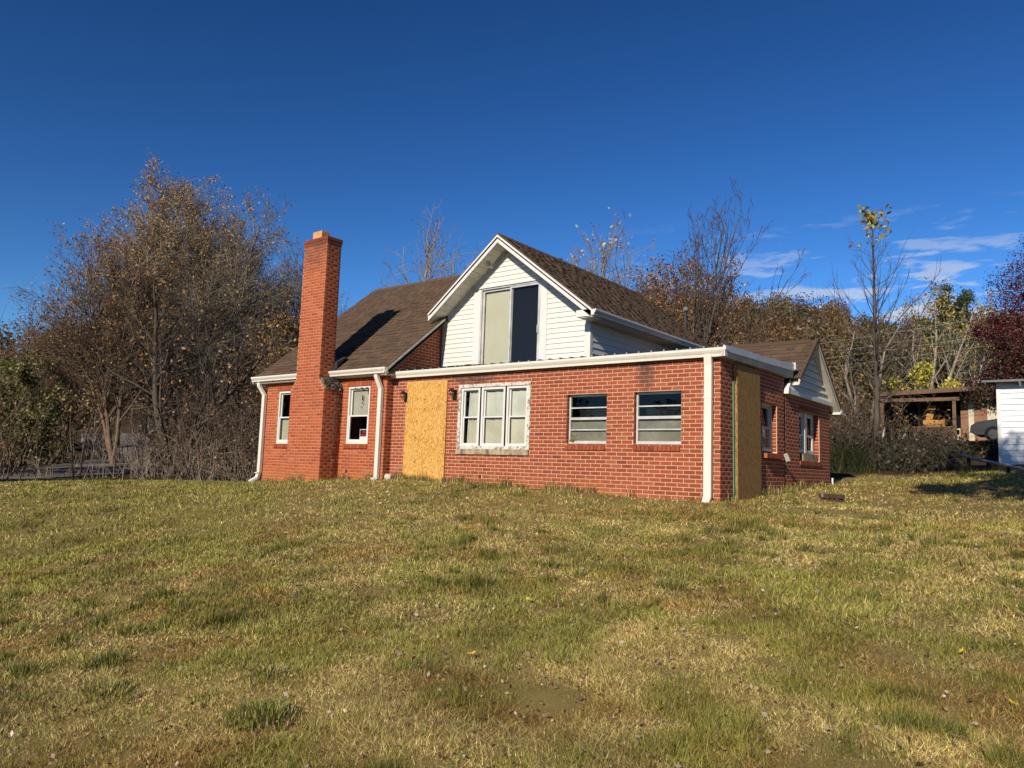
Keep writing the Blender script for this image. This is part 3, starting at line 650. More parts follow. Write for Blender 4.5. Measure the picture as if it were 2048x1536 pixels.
planks(GAB, 2.34, GZ0-.16, gL, gR, [(SLD[0]-.19, SLD[1]+.17, 0, 4.40)], gwall)
for (a, b, zt_) in ((SLD[0]-.19, SLD[0], 4.32), (SLD[1], SLD[1]+.17, 4.39)):
    mb = MB(); za, zb = min(zt_, GZ0-.14-GS*abs(a-GX0)), min(zt_, GZ0-.14-GS*abs(b-GX0)); P = GAB.p
    mb.hexa([P(a, 0, 2.3), P(b, 0, 2.3), P(b, 0, zb), P(a, 0, za), P(a, .028, 2.3), P(b, .028, 2.3), P(b, .028, zb), P(a, .028, za)]); mb.build('trim_board', 'trim_white', gwall)
mb = MB(); GAB.box(mb, SLD[0]-.02, SLD[1]+.02, 0, .05, 4.385, 4.415); mb.build('drip_cap', 'trim_white', gwall)
mb = MB(); GAB.box(mb, -3.42, -3.285, -.02, .03, 2.3, 3.40); CSIDE.box(mb, 1.43, 1.50, 0, .016, 2.3, 3.40); mb.build('corner_post', 'vinyl_white', gwall)
mb = MB(); CSIDE.box(mb, 1.43, 6.9, -.02, 0, 2.2, 3.42); cs = part(mb, 'dormer_wall', 'vinyl_white')
planks(CSIDE, 2.34, 3.40, lambda z: 1.50, lambda z: 6.9, [], cs, h=.13)
# sliding window of the gable
sw = MB(); GAB.ring(sw, SLD[0], SLD[1], SLD[2], SLD[3], .035, -.06, .022); SWN = part(sw, 'sliding_window', 'aluminium')
xm = (SLD[0]+SLD[1])/2+.015
for nm, a, b, d, mt in (('sash', SLD[0]+.035, xm+.03, -.035, 'aluminium'), ('sash', xm-.03, SLD[1]-.035, -.005, 'aluminium')):
    mb = MB(); GAB.ring(mb, a, b, SLD[2]+.035, SLD[3]-.035, .045, d-.012, d+.014); mb.build(nm, mt, SWN)
mb = MB(); GAB.box(mb, SLD[0]+.07, xm, -.042, -.036, SLD[2]+.07, SLD[3]-.07); mb.build('pane', 'glass_dusty', SWN)
mb = MB(); GAB.box(mb, xm, SLD[1]-.07, -.012, -.006, SLD[2]+.07, SLD[3]-.07); mb.build('pane', 'glass', SWN)
mb = MB()
for k in range(78): z = SLD[2]+.05+k*.0262; GAB.box(mb, SLD[0]+.06, xm+.02, -.085, -.078, z, z+.0245)
mb.build('blind', 'blind_cream', SWN)
mb = MB(); GAB.box(mb, xm-.04, SLD[1]-.03, -.075, -.06, SLD[2], SLD[3]); mb.build('insect_screen', 'screen_dark', SWN)
mb = MB(); GAB.box(mb, SLD[1]-.075, SLD[1]-.05, .012, .04, 3.25, 3.42); GAB.box(mb, xm-.01, xm+.012, .012, .022, 2.95, 3.0); mb.build('latch', 'aluminium', SWN)

# rake boards and soffits of the cross gable
def rake(fr, ua, za, ub, zb, d0, d1, h, mat, name, parent, lip=.03):
    mb = MB(); P = fr.p
    mb.hexa([P(ua, d0, za-h), P(ub, d0, zb-h), P(ub, d0, zb), P(ua, d0, za), P(ua, d1, za-h), P(ub, d1, zb-h), P(ub, d1, zb), P(ua, d1, za)])
    mb.hexa([P(ua, d1, za-.045), P(ub, d1, zb-.045), P(ub, d1, zb+.004), P(ua, d1, za+.004), P(ua, d1+.018, za-.045), P(ub, d1+.018, zb-.045), P(ub, d1+.018, zb+.004), P(ua, d1+.018, za+.004)])
    return mb.build(name, mat, parent)
RK = Fr((0, GY0+.02, 0), (1, 0, 0), (0, -1, 0))
rake(RK, GL, groof(GL)-.02, GX0, GZ0-.02, 0, .02, .165, 'trim_white', 'rake_board', HOUSE); rake(RK, GX0, GZ0-.02, -3.0, groof(-3.0)-.02, 0, .02, .165, 'trim_white', 'rake_board', HOUSE)
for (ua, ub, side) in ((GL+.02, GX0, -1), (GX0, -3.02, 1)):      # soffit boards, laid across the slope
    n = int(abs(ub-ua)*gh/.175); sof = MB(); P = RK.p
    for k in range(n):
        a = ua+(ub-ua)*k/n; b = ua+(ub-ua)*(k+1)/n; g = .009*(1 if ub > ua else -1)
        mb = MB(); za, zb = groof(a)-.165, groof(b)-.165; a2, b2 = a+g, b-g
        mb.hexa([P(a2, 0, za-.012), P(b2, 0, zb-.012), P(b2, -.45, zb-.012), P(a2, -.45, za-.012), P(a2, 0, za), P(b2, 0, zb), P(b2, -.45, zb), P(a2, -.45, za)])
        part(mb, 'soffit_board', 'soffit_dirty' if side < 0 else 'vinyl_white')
mb = MB(); P = RK.p    # frieze strip under the soffit against the wall and dark back plate above the boards
for (ua, ub) in ((GL+.05, GX0), (GX0, -3.05)):
    mb.hexa([P(ua, -.43, groof(ua)-.24), P(ub, -.43, groof(ub)-.24), P(ub, -.43, groof(ub)-.17), P(ua, -.43, groof(ua)-.17), P(ua, -.405, groof(ua)-.24), P(ub, -.405, groof(ub)-.24), P(ub, -.405, groof(ub)-.17), P(ua, -.405, groof(ua)-.17)])
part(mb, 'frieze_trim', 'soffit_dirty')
mb = MB(); mb.box(-3.36, -2.96, GY0+.0, 1.44, groof(-3.0)-.155, groof(-3.0)-.02); part(mb, 'eave_return', 'trim_white')
mb = MB(); mb.tube([(-5.86, 1.33, groof(-5.86)-.27), (-5.84, 1.26, groof(-5.86)-.255), (-5.82, 1.20, groof(-5.8)-.225)], [.034, .036, .02], 10); mb.tube([(-5.8, 1.385, groof(-5.8)-.2), (-5.45, 1.385, groof(-5.5)-.21)], .012, 6)
part(mb, 'floodlight', 'rake_grey', smooth=True)
zz = groof(-2.98)-.145
for k in range(11):
    y = 1.0+k*.555; mb = MB(); mb.box(-3.30, -2.97, y+.003, y+.552, zz-.012, zz); part(mb, 'soffit_panel', 'vinyl_white')
# K-style gutter
def gutter(x0, x1, yb, z1, name, depth=.11, h=.125, axis=0, mat='gutter_cream'):
    prof = [(0, 0), (0, -h), (-depth*.62, -h), (-depth*.66, -h*.72), (-depth*.86, -h*.5), (-depth, -h*.28), (-depth, 0), (-depth+.012, 0), (-depth+.012, -.012), (-.004, -.012)]
    if axis == 0: a = [(x0, yb+p, z1+q) for p, q in prof]; b = [(x1, yb+p, z1+q) for p, q in prof]
    else: a = [(yb-p, x0, z1+q) for p, q in prof]; b = [(yb-p, x1, z1+q) for p, q in prof]
    mb = MB(); mb.prism(a, b); return part(mb, name, mat)
mb = MB(); mb.box(-7.40, .10, -.035, .0, 2.255, 2.36); part(mb, 'fascia_board', 'fascia_metal')
gutter(-7.46, .118, -.04, 2.372, 'gutter', .10, .135)
mb = MB(); mb.box(.112, .146, -.146, -.03, 2.33, 2.385); mb.box(.118, .13, -.14, -.04, 2.235, 2.372); part(mb, 'gutter_end_cap', 'trim_white')
mb = MB(); mb.box(-12.08, sx0-.005, EY+.03, EY+.055, 2.29, 2.43); mb.box(sx1+.005, -7.2, EY+.03, EY+.055, 2.29, 2.43); mb.box(-12.08, -7.2, EY+.055, -.19, 2.285, 2.30); part(mb, 'fascia_board', 'soffit_dirty')
gutter(-12.12, sx0-.004, EY+.03, 2.45, 'gutter', .11, .118); gutter(-9.16, -7.19, EY+.03, 2.437, 'gutter', .11, .118)
gutter(GY0-.10, 6.9, -2.955, groof(-2.95)-.005, 'gutter', .11, .12, axis=1, mat='trim_white')
mb = MB(); mb.box(-7.235, -7.2, EY-.07, EY+.05, 2.33, 2.44); part(mb, 'gutter_end_cap', 'trim_white')
# grey rake board over the brick gable side
RS = Fr((-7.20, 0, 0), (0, 1, 0), (1, 0, 0))
rake(RS, EY-.02, mroof(EY-.02)-.015, 1.32, mroof(1.32)-.015, -.02, 0, .13, 'rake_grey', 'rake_board', HOUSE)
mb = MB(); ys = (EY, 1.40); mb.hexa([(-7.385, ys[0], mroof(ys[0])-.14), (-7.2, ys[0], mroof(ys[0])-.14), (-7.2, ys[1], mroof(ys[1])-.14), (-7.385, ys[1], mroof(ys[1])-.14), (-7.385, ys[0], mroof(ys[0])-.12), (-7.2, ys[0], mroof(ys[0])-.12), (-7.2, ys[1], mroof(ys[1])-.12), (-7.385, ys[1], mroof(ys[1])-.12)]); part(mb, 'soffit_panel', 'rake_grey')
mb = MB(); P = Fr((-12.12, 0, 0), (0, 1, 0), (-1, 0, 0)).p
mb.hexa([P(EY, 0, EZ-.15), P(RY, 0, RZ-.15), P(RY, 0, RZ-.01), P(EY, 0, EZ-.01), P(EY, .02, EZ-.15), P(RY, .02, RZ-.15), P(RY, .02, RZ-.01), P(EY, .02, EZ-.01)]); part(mb, 'rake_board', 'trim_white')
# black ribbed metal porch roof
rib = .2286; mb = MB()
def pz(y): return 2.375+.035*(y+.13)
x = -7.30; y0, y1 = -.125, 1.42
while x < .10:
    ye = 1.42 if x < -3.3 else 3.15
    mb.add([(x, y0, pz(y0)), (min(x+rib, .10), y0, pz(y0)), (min(x+rib, .10), ye, pz(ye)), (x, ye, pz(ye))], [(0, 1, 2, 3)])
    a = [(x-.03, y0-.02, pz(y0)), (x-.014, y0-.02, pz(y0)+.026), (x+.014, y0-.02, pz(y0)+.026), (x+.03, y0-.02, pz(y0))]; b = [(p, ye, q+pz(ye)-pz(y0)) for p, _, q in a]; mb.prism(a, b); x += rib
mb.box(-7.36, .10, -.135, -.115, 2.36, 2.372)
pr = part(mb, 'porch_roof', 'roof_metal_black')
mb = MB(); x = -7.30
while x < .10: mb.box(x-.010, x+.012, y0-.026, y0-.02, pz(y0)+.005, pz(y0)+.020); x += rib
mb.build('roof_screw', 'fascia_metal', pr)
mb = MB(); random.seed(3)      # ragged torn edge of old roofing along the left half
x = -7.3
while x < -4.9:
    w = random.uniform(.12, .4); h = random.uniform(.01, .045); mb.hexa([(x, -.14, 2.37), (x+w, -.14, 2.37), (x+w, .05, 2.38), (x, .05, 2.38), (x, -.15, 2.372+h*random.random()), (x+w, -.13, 2.372+h), (x+w, .05, 2.39+h), (x, .05, 2.385+h*.6)]); x += w*.85
mb.build('torn_roofing', 'roof_metal_black', pr)
# side fascia of the porch roof: sags, two bands
N = 14; mb = MB(); mb2 = MB(); mb3 = MB()
def fz(y): return np.interp(y, [-.14, .74, 1.5, 2.34, 3.3], [2.405, 2.445, 2.462, 2.497, 2.56])
def fm(y): return np.interp(y, [-.14, .8, 2.0, 3.3], [2.315, 2.345, 2.375, 2.42])
def fb(y): return np.interp(y, [-.14, 1.7, 3.3], [2.232, 2.262, 2.285])
ys = np.linspace(-.12, 3.28, N)
for a, b in zip(ys, ys[1:]):
    mb.hexa([(.096, a, fm(a)), (.118, a, fm(a)-.004), (.122, a, fz(a)), (.09, a, fz(a)), (.096, b, fm(b)), (.118, b, fm(b)-.004), (.122, b, fz(b)), (.09, b, fz(b))])
    mb2.hexa([(.06, a, fb(a)), (.084, a, fb(a)), (.098, a, fm(a)), (.06, a, fm(a)), (.06, b, fb(b)), (.084, b, fb(b)), (.098, b, fm(b)), (.06, b, fm(b))])
    mb3.hexa([(-.1, a, fb(a)-.002), (.062, a, fb(a)-.002), (.062, a, fb(a)+.01), (-.1, a, fb(a)+.01), (-.1, b, fb(b)-.002), (.062, b, fb(b)-.002), (.062, b, fb(b)+.01), (-.1, b, fb(b)+.01)])
part(mb, 'drip_edge', 'fascia_metal'); part(mb2, 'fascia_board', 'rake_grey'); part(mb3, 'soffit_panel', 'rake_grey')
mb = MB(); mb.hexa([(.02, 3.27, 2.44), (.14, 3.27, 2.44), (.14, 3.38, 2.43), (.02, 3.38, 2.43), (.02, 3.27, 2.575), (.14, 3.27, 2.575), (.14, 3.38, 2.54), (.02, 3.38, 2.54)]); part(mb, 'flashing', 'fascia_metal')
# small gable of the wing
WG = Fr((.02, 0, 0), (0, 1, 0), (1, 0, 0)); gl = lambda z: max(3.0, SYC-(SZ-.09-z)/SSL); gr = lambda z: min(6.02, SYC+(SZ-.09-z)/SSL)
mb = MB(); P = WG.p; mb.add([P(3.0, -.005, 1.97), P(6.02, -.005, 1.96), P(6.02, -.005, 2.02), P(SYC, -.005, SZ-.07), P(3.0, -.005, 2.02)], [(0, 1, 2, 3, 4)]); wg = part(mb, 'wing_gable', 'vinyl_white')
planks(WG, 2.05, SZ-.10, gl, gr, [], wg, h=.135, out=.05)
mb = MB(); WG.box(mb, 2.99, 6.03, -.02, .075, 1.965, 2.05); mb.build('skirt_board', 'trim_white', wg)
mb = MB(); P = WG.p; mb.prism([P(2.95, .0, 1.955), P(3.01, .0, 1.955), P(3.08, .0, 2.16), P(2.97, .0, 2.06)], [P(2.95, .085, 1.955), P(3.01, .085, 1.955), P(3.08, .085, 2.16), P(2.97, .085, 2.06)]); mb.build('eave_return', 'trim_white', wg)
EXF = Fr((SX, 0, 0), (0, 1, 0), (1, 0, 0))
for (ua, ub, nm) in ((yE, SYC, 'rake_board'), (SYC, 6.2, 'rake_board')):
    za, zb = SZ-SSL*abs(ua-SYC)-.01, SZ-SSL*abs(ub-SYC)-.01
    rake(EXF, ua, za, ub, zb, -.02, 0, .12, 'gutter_cream', nm, wg)
    mb = MB(); P = EXF.p; mb.hexa([P(ua, 0, za-.125), P(ub, 0, zb-.125), P(ub, -.17, zb-.125), P(ua, -.17, za-.125), P(ua, 0, za-.105), P(ub, 0, zb-.105), P(ub, -.17, zb-.105), P(ua, -.17, za-.105)]); mb.build('soffit_board', 'gutter_cream', wg)
    mb = MB(); mb.hexa([P(ua, .005, za-.03), P(ub, .005, zb-.03), P(ub, .025, zb-.03), P(ua, .025, za-.03), P(ua, -.02, za+.03), P(ub, -.02, zb+.03), P(ub, .03, zb+.03), P(ua, .03, za+.03)]); mb.build('roof_edge', 'shingle', wg)
mb = MB(); mb.box(.04, .22, 6.08, 6.2, 1.80, 1.845); mb.box(.13, .22, 6.17, 6.30, 1.80, 1.92); part(mb, 'gutter_end_cap', 'trim_white')
mb = MB(); mb.box(.03, .06, 6.03, 6.09, .2, .42); part(mb, 'downspout_stub', 'trim_white')

# windows ----------------------------------------------------------------
def recess(fr, o, d, parent, deep=.45):
    mb = MB(); P = fr.p; q = -.006 if d < .1 else .05; a, b, c, e = o[0]-q, o[1]+q, o[2]-q, o[3]+q; k = -deep; d = -d
    for q in ([P(a, k, c), P(b, k, c), P(b, k, e), P(a, k, e)], [P(a, d, c), P(a, k, c), P(a, k, e), P(a, d, e)], [P(b, d, c), P(b, d, e), P(b, k, e), P(b, k, c)],
              [P(a, d, e), P(a, k, e), P(b, k, e), P(b, d, e)], [P(a, d, c), P(b, d, c), P(b, k, c), P(a, k, c)]): mb.add(q, [(0, 1, 2, 3)])
    mb.build('room_recess', 'interior_dark', parent)
def single_hung(fr, o, zm, d, trim, sash, name='window', lower='glass', upper='glass', w=.05, recessd=.13):
    mb = MB(); fr.ring(mb, o[0], o[1], o[2], o[3], w, -d-.06, -d+.015, wb=w*1.2); win = part(mb, name, trim)
    a, b, c, e = o[0]+w, o[1]-w, o[2]+w*1.2, o[3]-w
    for (z0, z1, dd, g) in ((c, zm+.018, -d-.012, lower), (zm-.018, e, -d-.045, upper)):
        mb = MB(); fr.ring(mb, a, b, z0, z1, .032, dd-.012, dd+.012); mb.build('sash', sash, win)
        mb = MB(); fr.box(mb, a+.03, b-.03, dd-.004, dd+.001, z0+.03, z1-.03); mb.build('pane', g, win)
    recess(fr, o, recessd, win); return win
def sheet(fr, u0, u1, z0, z1, d, mat, name, parent, amp=.012, waves=5, n=40, skew=0.0):
    us = np.linspace(u0, u1, n); zs = np.linspace(z0, z1, 5); V = []; F = []
    for j, z in enumerate(zs):
        for i, u in enumerate(us):
            t = i/(n-1); V.append(fr.p(u+skew*(z-z0)*(1-t)*.5, -d+amp*math.sin(t*waves*6.28+1.3*j*.3)*(.4+.6*math.sin(t*9+1)**2), z))
    for j in range(4):
        for i in range(n-1): k = j*n+i; F.append((k, k+1, k+n+1, k+n))
    mb = MB(); mb.add(V, F); return mb.build(name, mat, parent, smooth=True)
for o in (W0, W1):
    rowlock(LEFTB, o[0]-.06, o[1]+.04, o[3]+.004, o[3]+.12, .012, 'brick_orange', lw, 'lintel_brick', 0, n=13)
    rowlock(LEFTB, o[0]-.05, o[1]+.0, o[2]-.105, o[2]-.004, .035, 'brick', lw, 'sill_brick')
w0 = single_hung(LEFTB, W0, 1.44, .03, 'trim_white', 'trim_white', 'window', 'glass_dusty', 'glass', recessd=.085); sheet(LEFTB, W0[0]+.04, W0[1]-.04, W0[2], 1.44, .11, 'shade_grey', 'window_shade', w0, .002, 2)
w1 = single_hung(LEFTB, W1, 1.437, .03, 'trim_white', 'trim_white', 'window', 'glass', 'glass_dusty', recessd=.085); sheet(LEFTB, W1[0]+.04, W1[1]-.04, 1.43, W1[3]-.03, .115, 'shade_grey', 'window_shade', w1, .002, 2)
mb = MB()
for k in range(10):
    u = W1[0]+.08+random.random()*.55; LEFTB.box(mb, u, u+random.uniform(.01, .05), -.012, -.006, W1[3]-.045-random.random()*.012, W1[3]-.035)
for (u, z, a, b) in ((-8.25, 1.78, .03, .12), (-8.24, 1.70, .02, .05), (-8.06, 1.92, .02, .1), (-8.27, 1.62, .015, .04)): LEFTB.box(mb, u, u+a, -.072, -.068, z, z+b)
mb.build('paint_chip', 'lamp_black', w1)
# no trespassing sign standing inside the right hand pane of the left wing
simple('sign_red', (0.62, 0.03, 0.05), .5, .3, var=.02); simple('sign_black', (.012, .01, .01), .5, .3); simple('sign_white', (.78, .76, .72), .5, .3, var=.03)
sg = empty('warning_sign', (-8.14, -.10, W1[2]+.095), 'small red, black and white NO TRESPASSING sign behind dark lower pane', 'sign')
mb = MB(); mb.box(-.155, .155, -.002, .002, 0, .225); mb.build('sign_panel', 'sign_white', sg)
mb = MB(); mb.box(-.143, .143, -.0045, -.0021, .066, .213); mb.build('black_field', 'sign_black', sg)
for t, z, s in (('NO', .140, .072), ('TRESPASSING', .082, .046)):
    cu = bpy.data.curves.new('sign_lettering', 'FONT'); cu.body = t; cu.size = s; cu.align_x = 'CENTER'; cu.extrude = .0006; cu.offset = .0012
    ob = bpy.data.objects.new('sign_lettering', cu); ob.location = (0, -.0058, z); ob.rotation_euler = (math.pi/2, 0, 0); cu.materials.append(MAT['sign_red']); COL.objects.link(ob); bpy.context.view_layer.update()
    me = bpy.data.meshes.new_from_object(ob.evaluated_get(bpy.context.evaluated_depsgraph_get())); loc, rot = ob.location.copy(), ob.rotation_euler.copy(); bpy.data.objects.remove(ob)
    ob = bpy.data.objects.new('sign_lettering', me); ob.location = loc; ob.rotation_euler = rot; link(ob, sg)
# triple window with curtains
mb = MB(); FRONT.ring(mb, WT[0], WT[1], WT[2], WT[3], .065, -.06, .022); TW = part(mb, 'triple_window', 'peeling_paint')
for mx in (-4.895, -4.265):
    mb = MB(); FRONT.box(mb, mx-.018, mx+.018, -.06, -.005, WT[2]+.065, WT[3]-.065); mb.build('mullion', 'black', TW)
for (a, b) in ((-5.40, -4.915), (-4.875, -4.285), (-4.245, -3.735)):
    mb = MB(); FRONT.ring(mb, a, b, WT[2]+.05, WT[3]-.07, .045, -.055, -.002); mb.build('frame', 'trim_white', TW)
    for (z0, z1, dd) in ((WT[2]+.09, 1.385, -.035), (1.355, WT[3]-.11, -.055)):
        mb = MB(); FRONT.ring(mb, a+.045, b-.045, z0, z1, .026, dd-.01, dd+.012); mb.build('sash', 'trim_white', TW)
        mb = MB(); FRONT.box(mb, a+.07, b-.07, dd-.003, dd+.001, z0+.02, z1-.02); mb.build('pane', 'glass_dusty' if z0 < 1.2 else 'glass', TW)
recess(FRONT, WT, .16, TW, .5)
for (a, b, sk, wv, am) in ((-5.30, -4.9, .10, 4, .020), (-4.86, -4.26, .05, 2, .010), (-4.23, -3.72, .04, 2, .008)): sheet(FRONT, a, b, WT[2]+.03, WT[3]-.14, .095, 'curtain', 'curtain', TW, am, wv, skew=sk)
mb = MB(); FRONT.box(mb, -5.48, -3.68, -.05, .035, .64, .742); part(mb, 'stone_sill', 'stone_sill', bevel=.008)
# two steel hopper windows
for o, s in ((W2, S2), (W3, S3)):
    rowlock(FRONT, s[0], s[1], s[2], s[3]-.006, .03, 'brick', fw, 'sill_brick', .02)
    mb = MB(); FRONT.ring(mb, o[0]+.01, o[1]-.005, o[2]+.01, o[3]-.005, .035, -.125, -.08, wb=.05); hw = part(mb, 'hopper_window', 'aluminium')
    zs = [o[2]+.06+(o[3]-o[2]-.10)*k/4 for k in range(5)]
    for k in range(1, 4):
        mb = MB(); FRONT.box(mb, o[0]+.045, o[1]-.04, -.115, -.085 if k != 2 else -.07, zs[k]-(.011 if k != 2 else .02), zs[k]+(.011 if k != 2 else .026)); mb.build('rail', 'aluminium', hw)
    for k in range(4):
        mb = MB(); FRONT.box(mb, o[0]+.045, o[1]-.04, -.105, -.101, zs[k]+.008, zs[k+1]-.008); mb.build('pane', 'glass', hw)
    mb = MB(); FRONT.box(mb, o[0]+.04, o[1]-.035, -.14, -.13, o[2]+.05, zs[2]); mb.build('window_film', 'film_brown', hw)
    recess(FRONT, o, .13, hw)
v = []; f = []; cc = []
for i in range(60): leafquad(v, f, cc, (W2[0]+.09+random.gauss(0, .03), .065, .90+abs(random.gauss(0, .05))), .014, random.choice([(.30, .24, .12), (.2, .2, .09)]))
for k in range(40): t = k/40; leafquad(v, f, cc, (W2[0]+.10+.16*t+.02*math.sin(9*t), .07, .95+.34*t), .006, (.25, .2, .12))
link(bpy.data.objects.new('dead_weed', mesh_np('dead_weed', v, [np.array(f)], ['leaf'], attrs={'col': ('FLOAT_COLOR', cc)})), HOUSE, kind='stuff')
# side windows
w4 = single_hung(RIGHT, (W4[0]+.0, W4[1]-.02, W4[2]+.03, W4[3]), 1.28, .10, 'trim_white', 'rake_grey', 'window', 'glass', 'glass', .035, .15)
sheet(RIGHT, W4[0]+.35, W4[1]-.02, W4[2], 1.3, .2, 'film_brown', 'window_shade', w4, .004, 2); sheet(RIGHT, W4[0]+.03, W4[0]+.33, 1.28, W4[3]-.02, .2, 'shade_grey', 'window_shade', w4, .01, 2)
rowlock(RIGHT, W4[0]+.0, W4[1]+.09, .725, .83, .085, 'brick', rw, 'sill_brick', .025, n=11)
mb = MB(); mb.hexa([(.085, 2.70, .815), (.14, 2.69, .83), (.16, 2.80, .70), (.10, 2.80, .685), (.095, 2.725, .825), (.15, 2.715, .84), (.17, 2.825, .71), (.11, 2.825, .695)]); part(mb, 'hanging_trim_piece', 'trim_white')
RW2 = Fr((.012, 0, 0), (0, 1, 0), (1, 0, 0))
mb = MB(); RW2.ring(mb, W5[0]+.0, W5[1]-.06, W5[2]+.14, W5[3]-.01, .05, -.15, -.10); w5 = part(mb, 'double_window', 'peeling_paint')
ymid = (W5[0]+W5[1])/2
mb = MB(); RW2.box(mb, ymid-.09, ymid+.03, -.15, -.07, W5[2]+.16, W5[3]-.03); mb.build('mullion', 'trim_white', w5)
for a, b in ((W5[0]+.05, ymid-.09), (ymid+.03, W5[1]-.11)):
    for z0, z1, dd in ((W5[2]+.19, 1.27, -.115), (1.24, W5[3]-.06, -.13)):
        mb = MB(); RW2.ring(mb, a, b, z0, z1, .035, dd-.012, dd+.012); mb.build('sash', 'trim_white', w5)
        mb = MB(); RW2.box(mb, a+.03, b-.03, dd-.003, dd+.001, z0+.03, z1-.03); mb.build('pane', 'glass', w5)
sheet(RW2, ymid+.12, W5[1]-.12, W5[2]+.2, 1.3, .22, 'curtain', 'curtain', w5, .01, 2)
recess(RW2, W5, .165, w5)
mb = MB(); RW2.box(mb, W5[0]+.3, W5[1]-.08, -.14, -.02, W5[2]+.0, W5[2]+.14); mb.build('rotten_sill', 'stone_sill', w5)
rowlock(RW2, W5[0]-.0, W5[1]+.08, W5[2]-.085, W5[2]-.003, .02, 'brick', rw2, 'sill_brick', .01, n=16); rowlock(RW2, W5[0]-.02, W5[1]+.03, W5[3]+.004, W5[3]+.10, .013, 'brick', rw2, 'lintel_brick', 0, n=16)
# boarded doors
mb = MB(); mb.hexa([(-6.958, -.012, -.06), (-5.777, -.012, -.06), (-5.777, -.028, -.06), (-6.958, -.028, -.06), (-6.956, -.012, 2.152), (-5.778, -.012, 2.136), (-5.778, -.028, 2.136), (-6.956, -.028, 2.152)])
ob1 = part(mb, 'boarded_door', 'strand_board', label='bright new strand board over the front doorway')
mb = MB()
for i in range(3):
    for z in (.45, .95, 1.30, 1.55, 1.75): mb.box(-6.62+i*.22, -6.598+i*.22, -.0295, -.0275, z, z+.022)
for z in np.arange(.12, 2.1, .26):
    for u in (-6.925, -5.81): mb.box(u-.009, u+.009, -.0295, -.0275, z, z+.018)
mb.build('nail_heads', 'lamp_black', ob1)
mb = MB(); mb.hexa([(.012, .53, -.03), (.012, 1.64, -.03), (.06, 1.64, -.03), (.06, .58, -.03), (.014, .50, 2.18), (.014, 1.58, 2.20), (.058, 1.58, 2.20), (.058, .54, 2.18)])
part(mb, 'boarded_door', 'strand_board_dim', label='brown strand board, toned dim for the grazing sun, over the side doorway')
mb = MB(); mb.hexa([(.013, .485, -.02), (.03, .485, -.02), (.03, .53, -.02), (.013, .53, -.02), (.013, .455, 1.90), (.03, .455, 1.90), (.03, .495, 1.90), (.013, .495, 1.90)]); part(mb, 'door_trim_strip', 'teal')
# jelly jar wall lamps
for u, z in ((-6.99, 1.84), (-5.595, 1.85)):
    mb = MB(); FRONT.box(mb, u-.02, u+.07, .01, .035, z-.12, z+.08); mb.tube([FRONT.p(u+.02, .03, z+.055), FRONT.p(u+.02, .10, z+.075)], .022, 8); mb.tube([FRONT.p(u+.02, .11, z+.10), FRONT.p(u+.02, .11, z+.05)], [.035, .066], 14); lp = part(mb, 'wall_lamp', 'lamp_black', smooth=False)
    mb = MB(); mb.tube([FRONT.p(u+.02, .11, z+.05), FRONT.p(u+.02, .11, z+.0), FRONT.p(u+.02, .11, z-.05), FRONT.p(u+.02, .11, z-.075)], [.055, .058, .045, .015], 14); mb.build('glass_jar', 'lamp_glass', lp, smooth=True)
# downspouts
def downspout(pts, w, dpt, label, outlet=None):
    mb = MB()
    for (a, b) in zip(pts, pts[1:]):
        a, b = Vector(a), Vector(b); t = (b-a).normalized(); a2, b2 = a-t*.012, b+t*.012
        if abs(t.z) > .55: ax, ay = Vector((w/2, 0, 0)), Vector((0, dpt/2, 0))
        else: ax, ay = Vector((w/2, 0, 0)), t.cross(Vector((1, 0, 0)))*dpt/2 if abs(t.y) > abs(t.x) else Vector((0, dpt/2, 0))
        if abs(t.x) > .55 and abs(t.z) <= .8: ax = Vector((0, 0, w/2))*1.0 if abs(t.z) < .55 else Vector((w/2, 0, 0))
        q = [-ax-ay, ax-ay, ax+ay, -ax+ay]; mb.hexa([tuple(a2+k) for k in q]+[tuple(b2+k) for k in q])
    d = part(mb, 'downspout', 'gutter_cream', bevel=.006, label=label)
    x, y, z = pts[-2]
    for k in (.75,): mb = MB(); zz = pts[-2][2]+(pts[-3][2]-pts[-2][2])*k; mb.box(x-w/2-.008, x+w/2+.008, y-dpt/2-.004, y+dpt/2+.03, zz, zz+.025); mb.build('strap', 'gutter_cream', d)
downspout([(-.165, -.09, 2.26), (-.165, -.07, 2.1), (-.170, -.07, .06), (-.185, -.13, -.05)], .125, .075, 'straight cream downspout at the right front corner')
downspout([(-11.90, -.36, 2.36), (-11.90, -.345, 2.22), (-11.79, -.26, 2.0), (-11.785, -.26, .10), (-11.80, -.30, -.04), (-11.90, -.42, -.14)], .105, .08, 'cream downspout kicked out at the far left corner')
downspout([(-7.555, -.36, 2.34), (-7.555, -.345, 2.24), (-7.505, -.26, 2.0), (-7.50, -.26, .12), (-7.50, -.28, -.02)], .105, .08, 'cream downspout with an elbow beside the boarded front door')
mb = MB()
for o, fr in ((V1, FRONT), (V0, LEFTB)): fr.box(mb, o[0], o[1], -.2, -.05, o[2], o[3])
part(mb, 'vent_hole', 'black')
# electric service mast behind the ridge
mb = MB(); mb.tube([(-3.95, 7.2, 2.6), (-3.95, 7.2, 4.74)], .035, 10); sm = part(mb, 'service_mast', 'flashing')
mb = MB(); mb.tube([(-3.95, 7.2, 4.72), (-3.94, 7.2, 4.77), (-3.92, 7.2, 4.82), (-3.90, 7.2, 4.84)], [.05, .085, .075, .02], 10); mb.build('weather_head', 'asphalt', sm, smooth=True)
simple('nb_leaf', (.34, .25, .15), .8, .1)
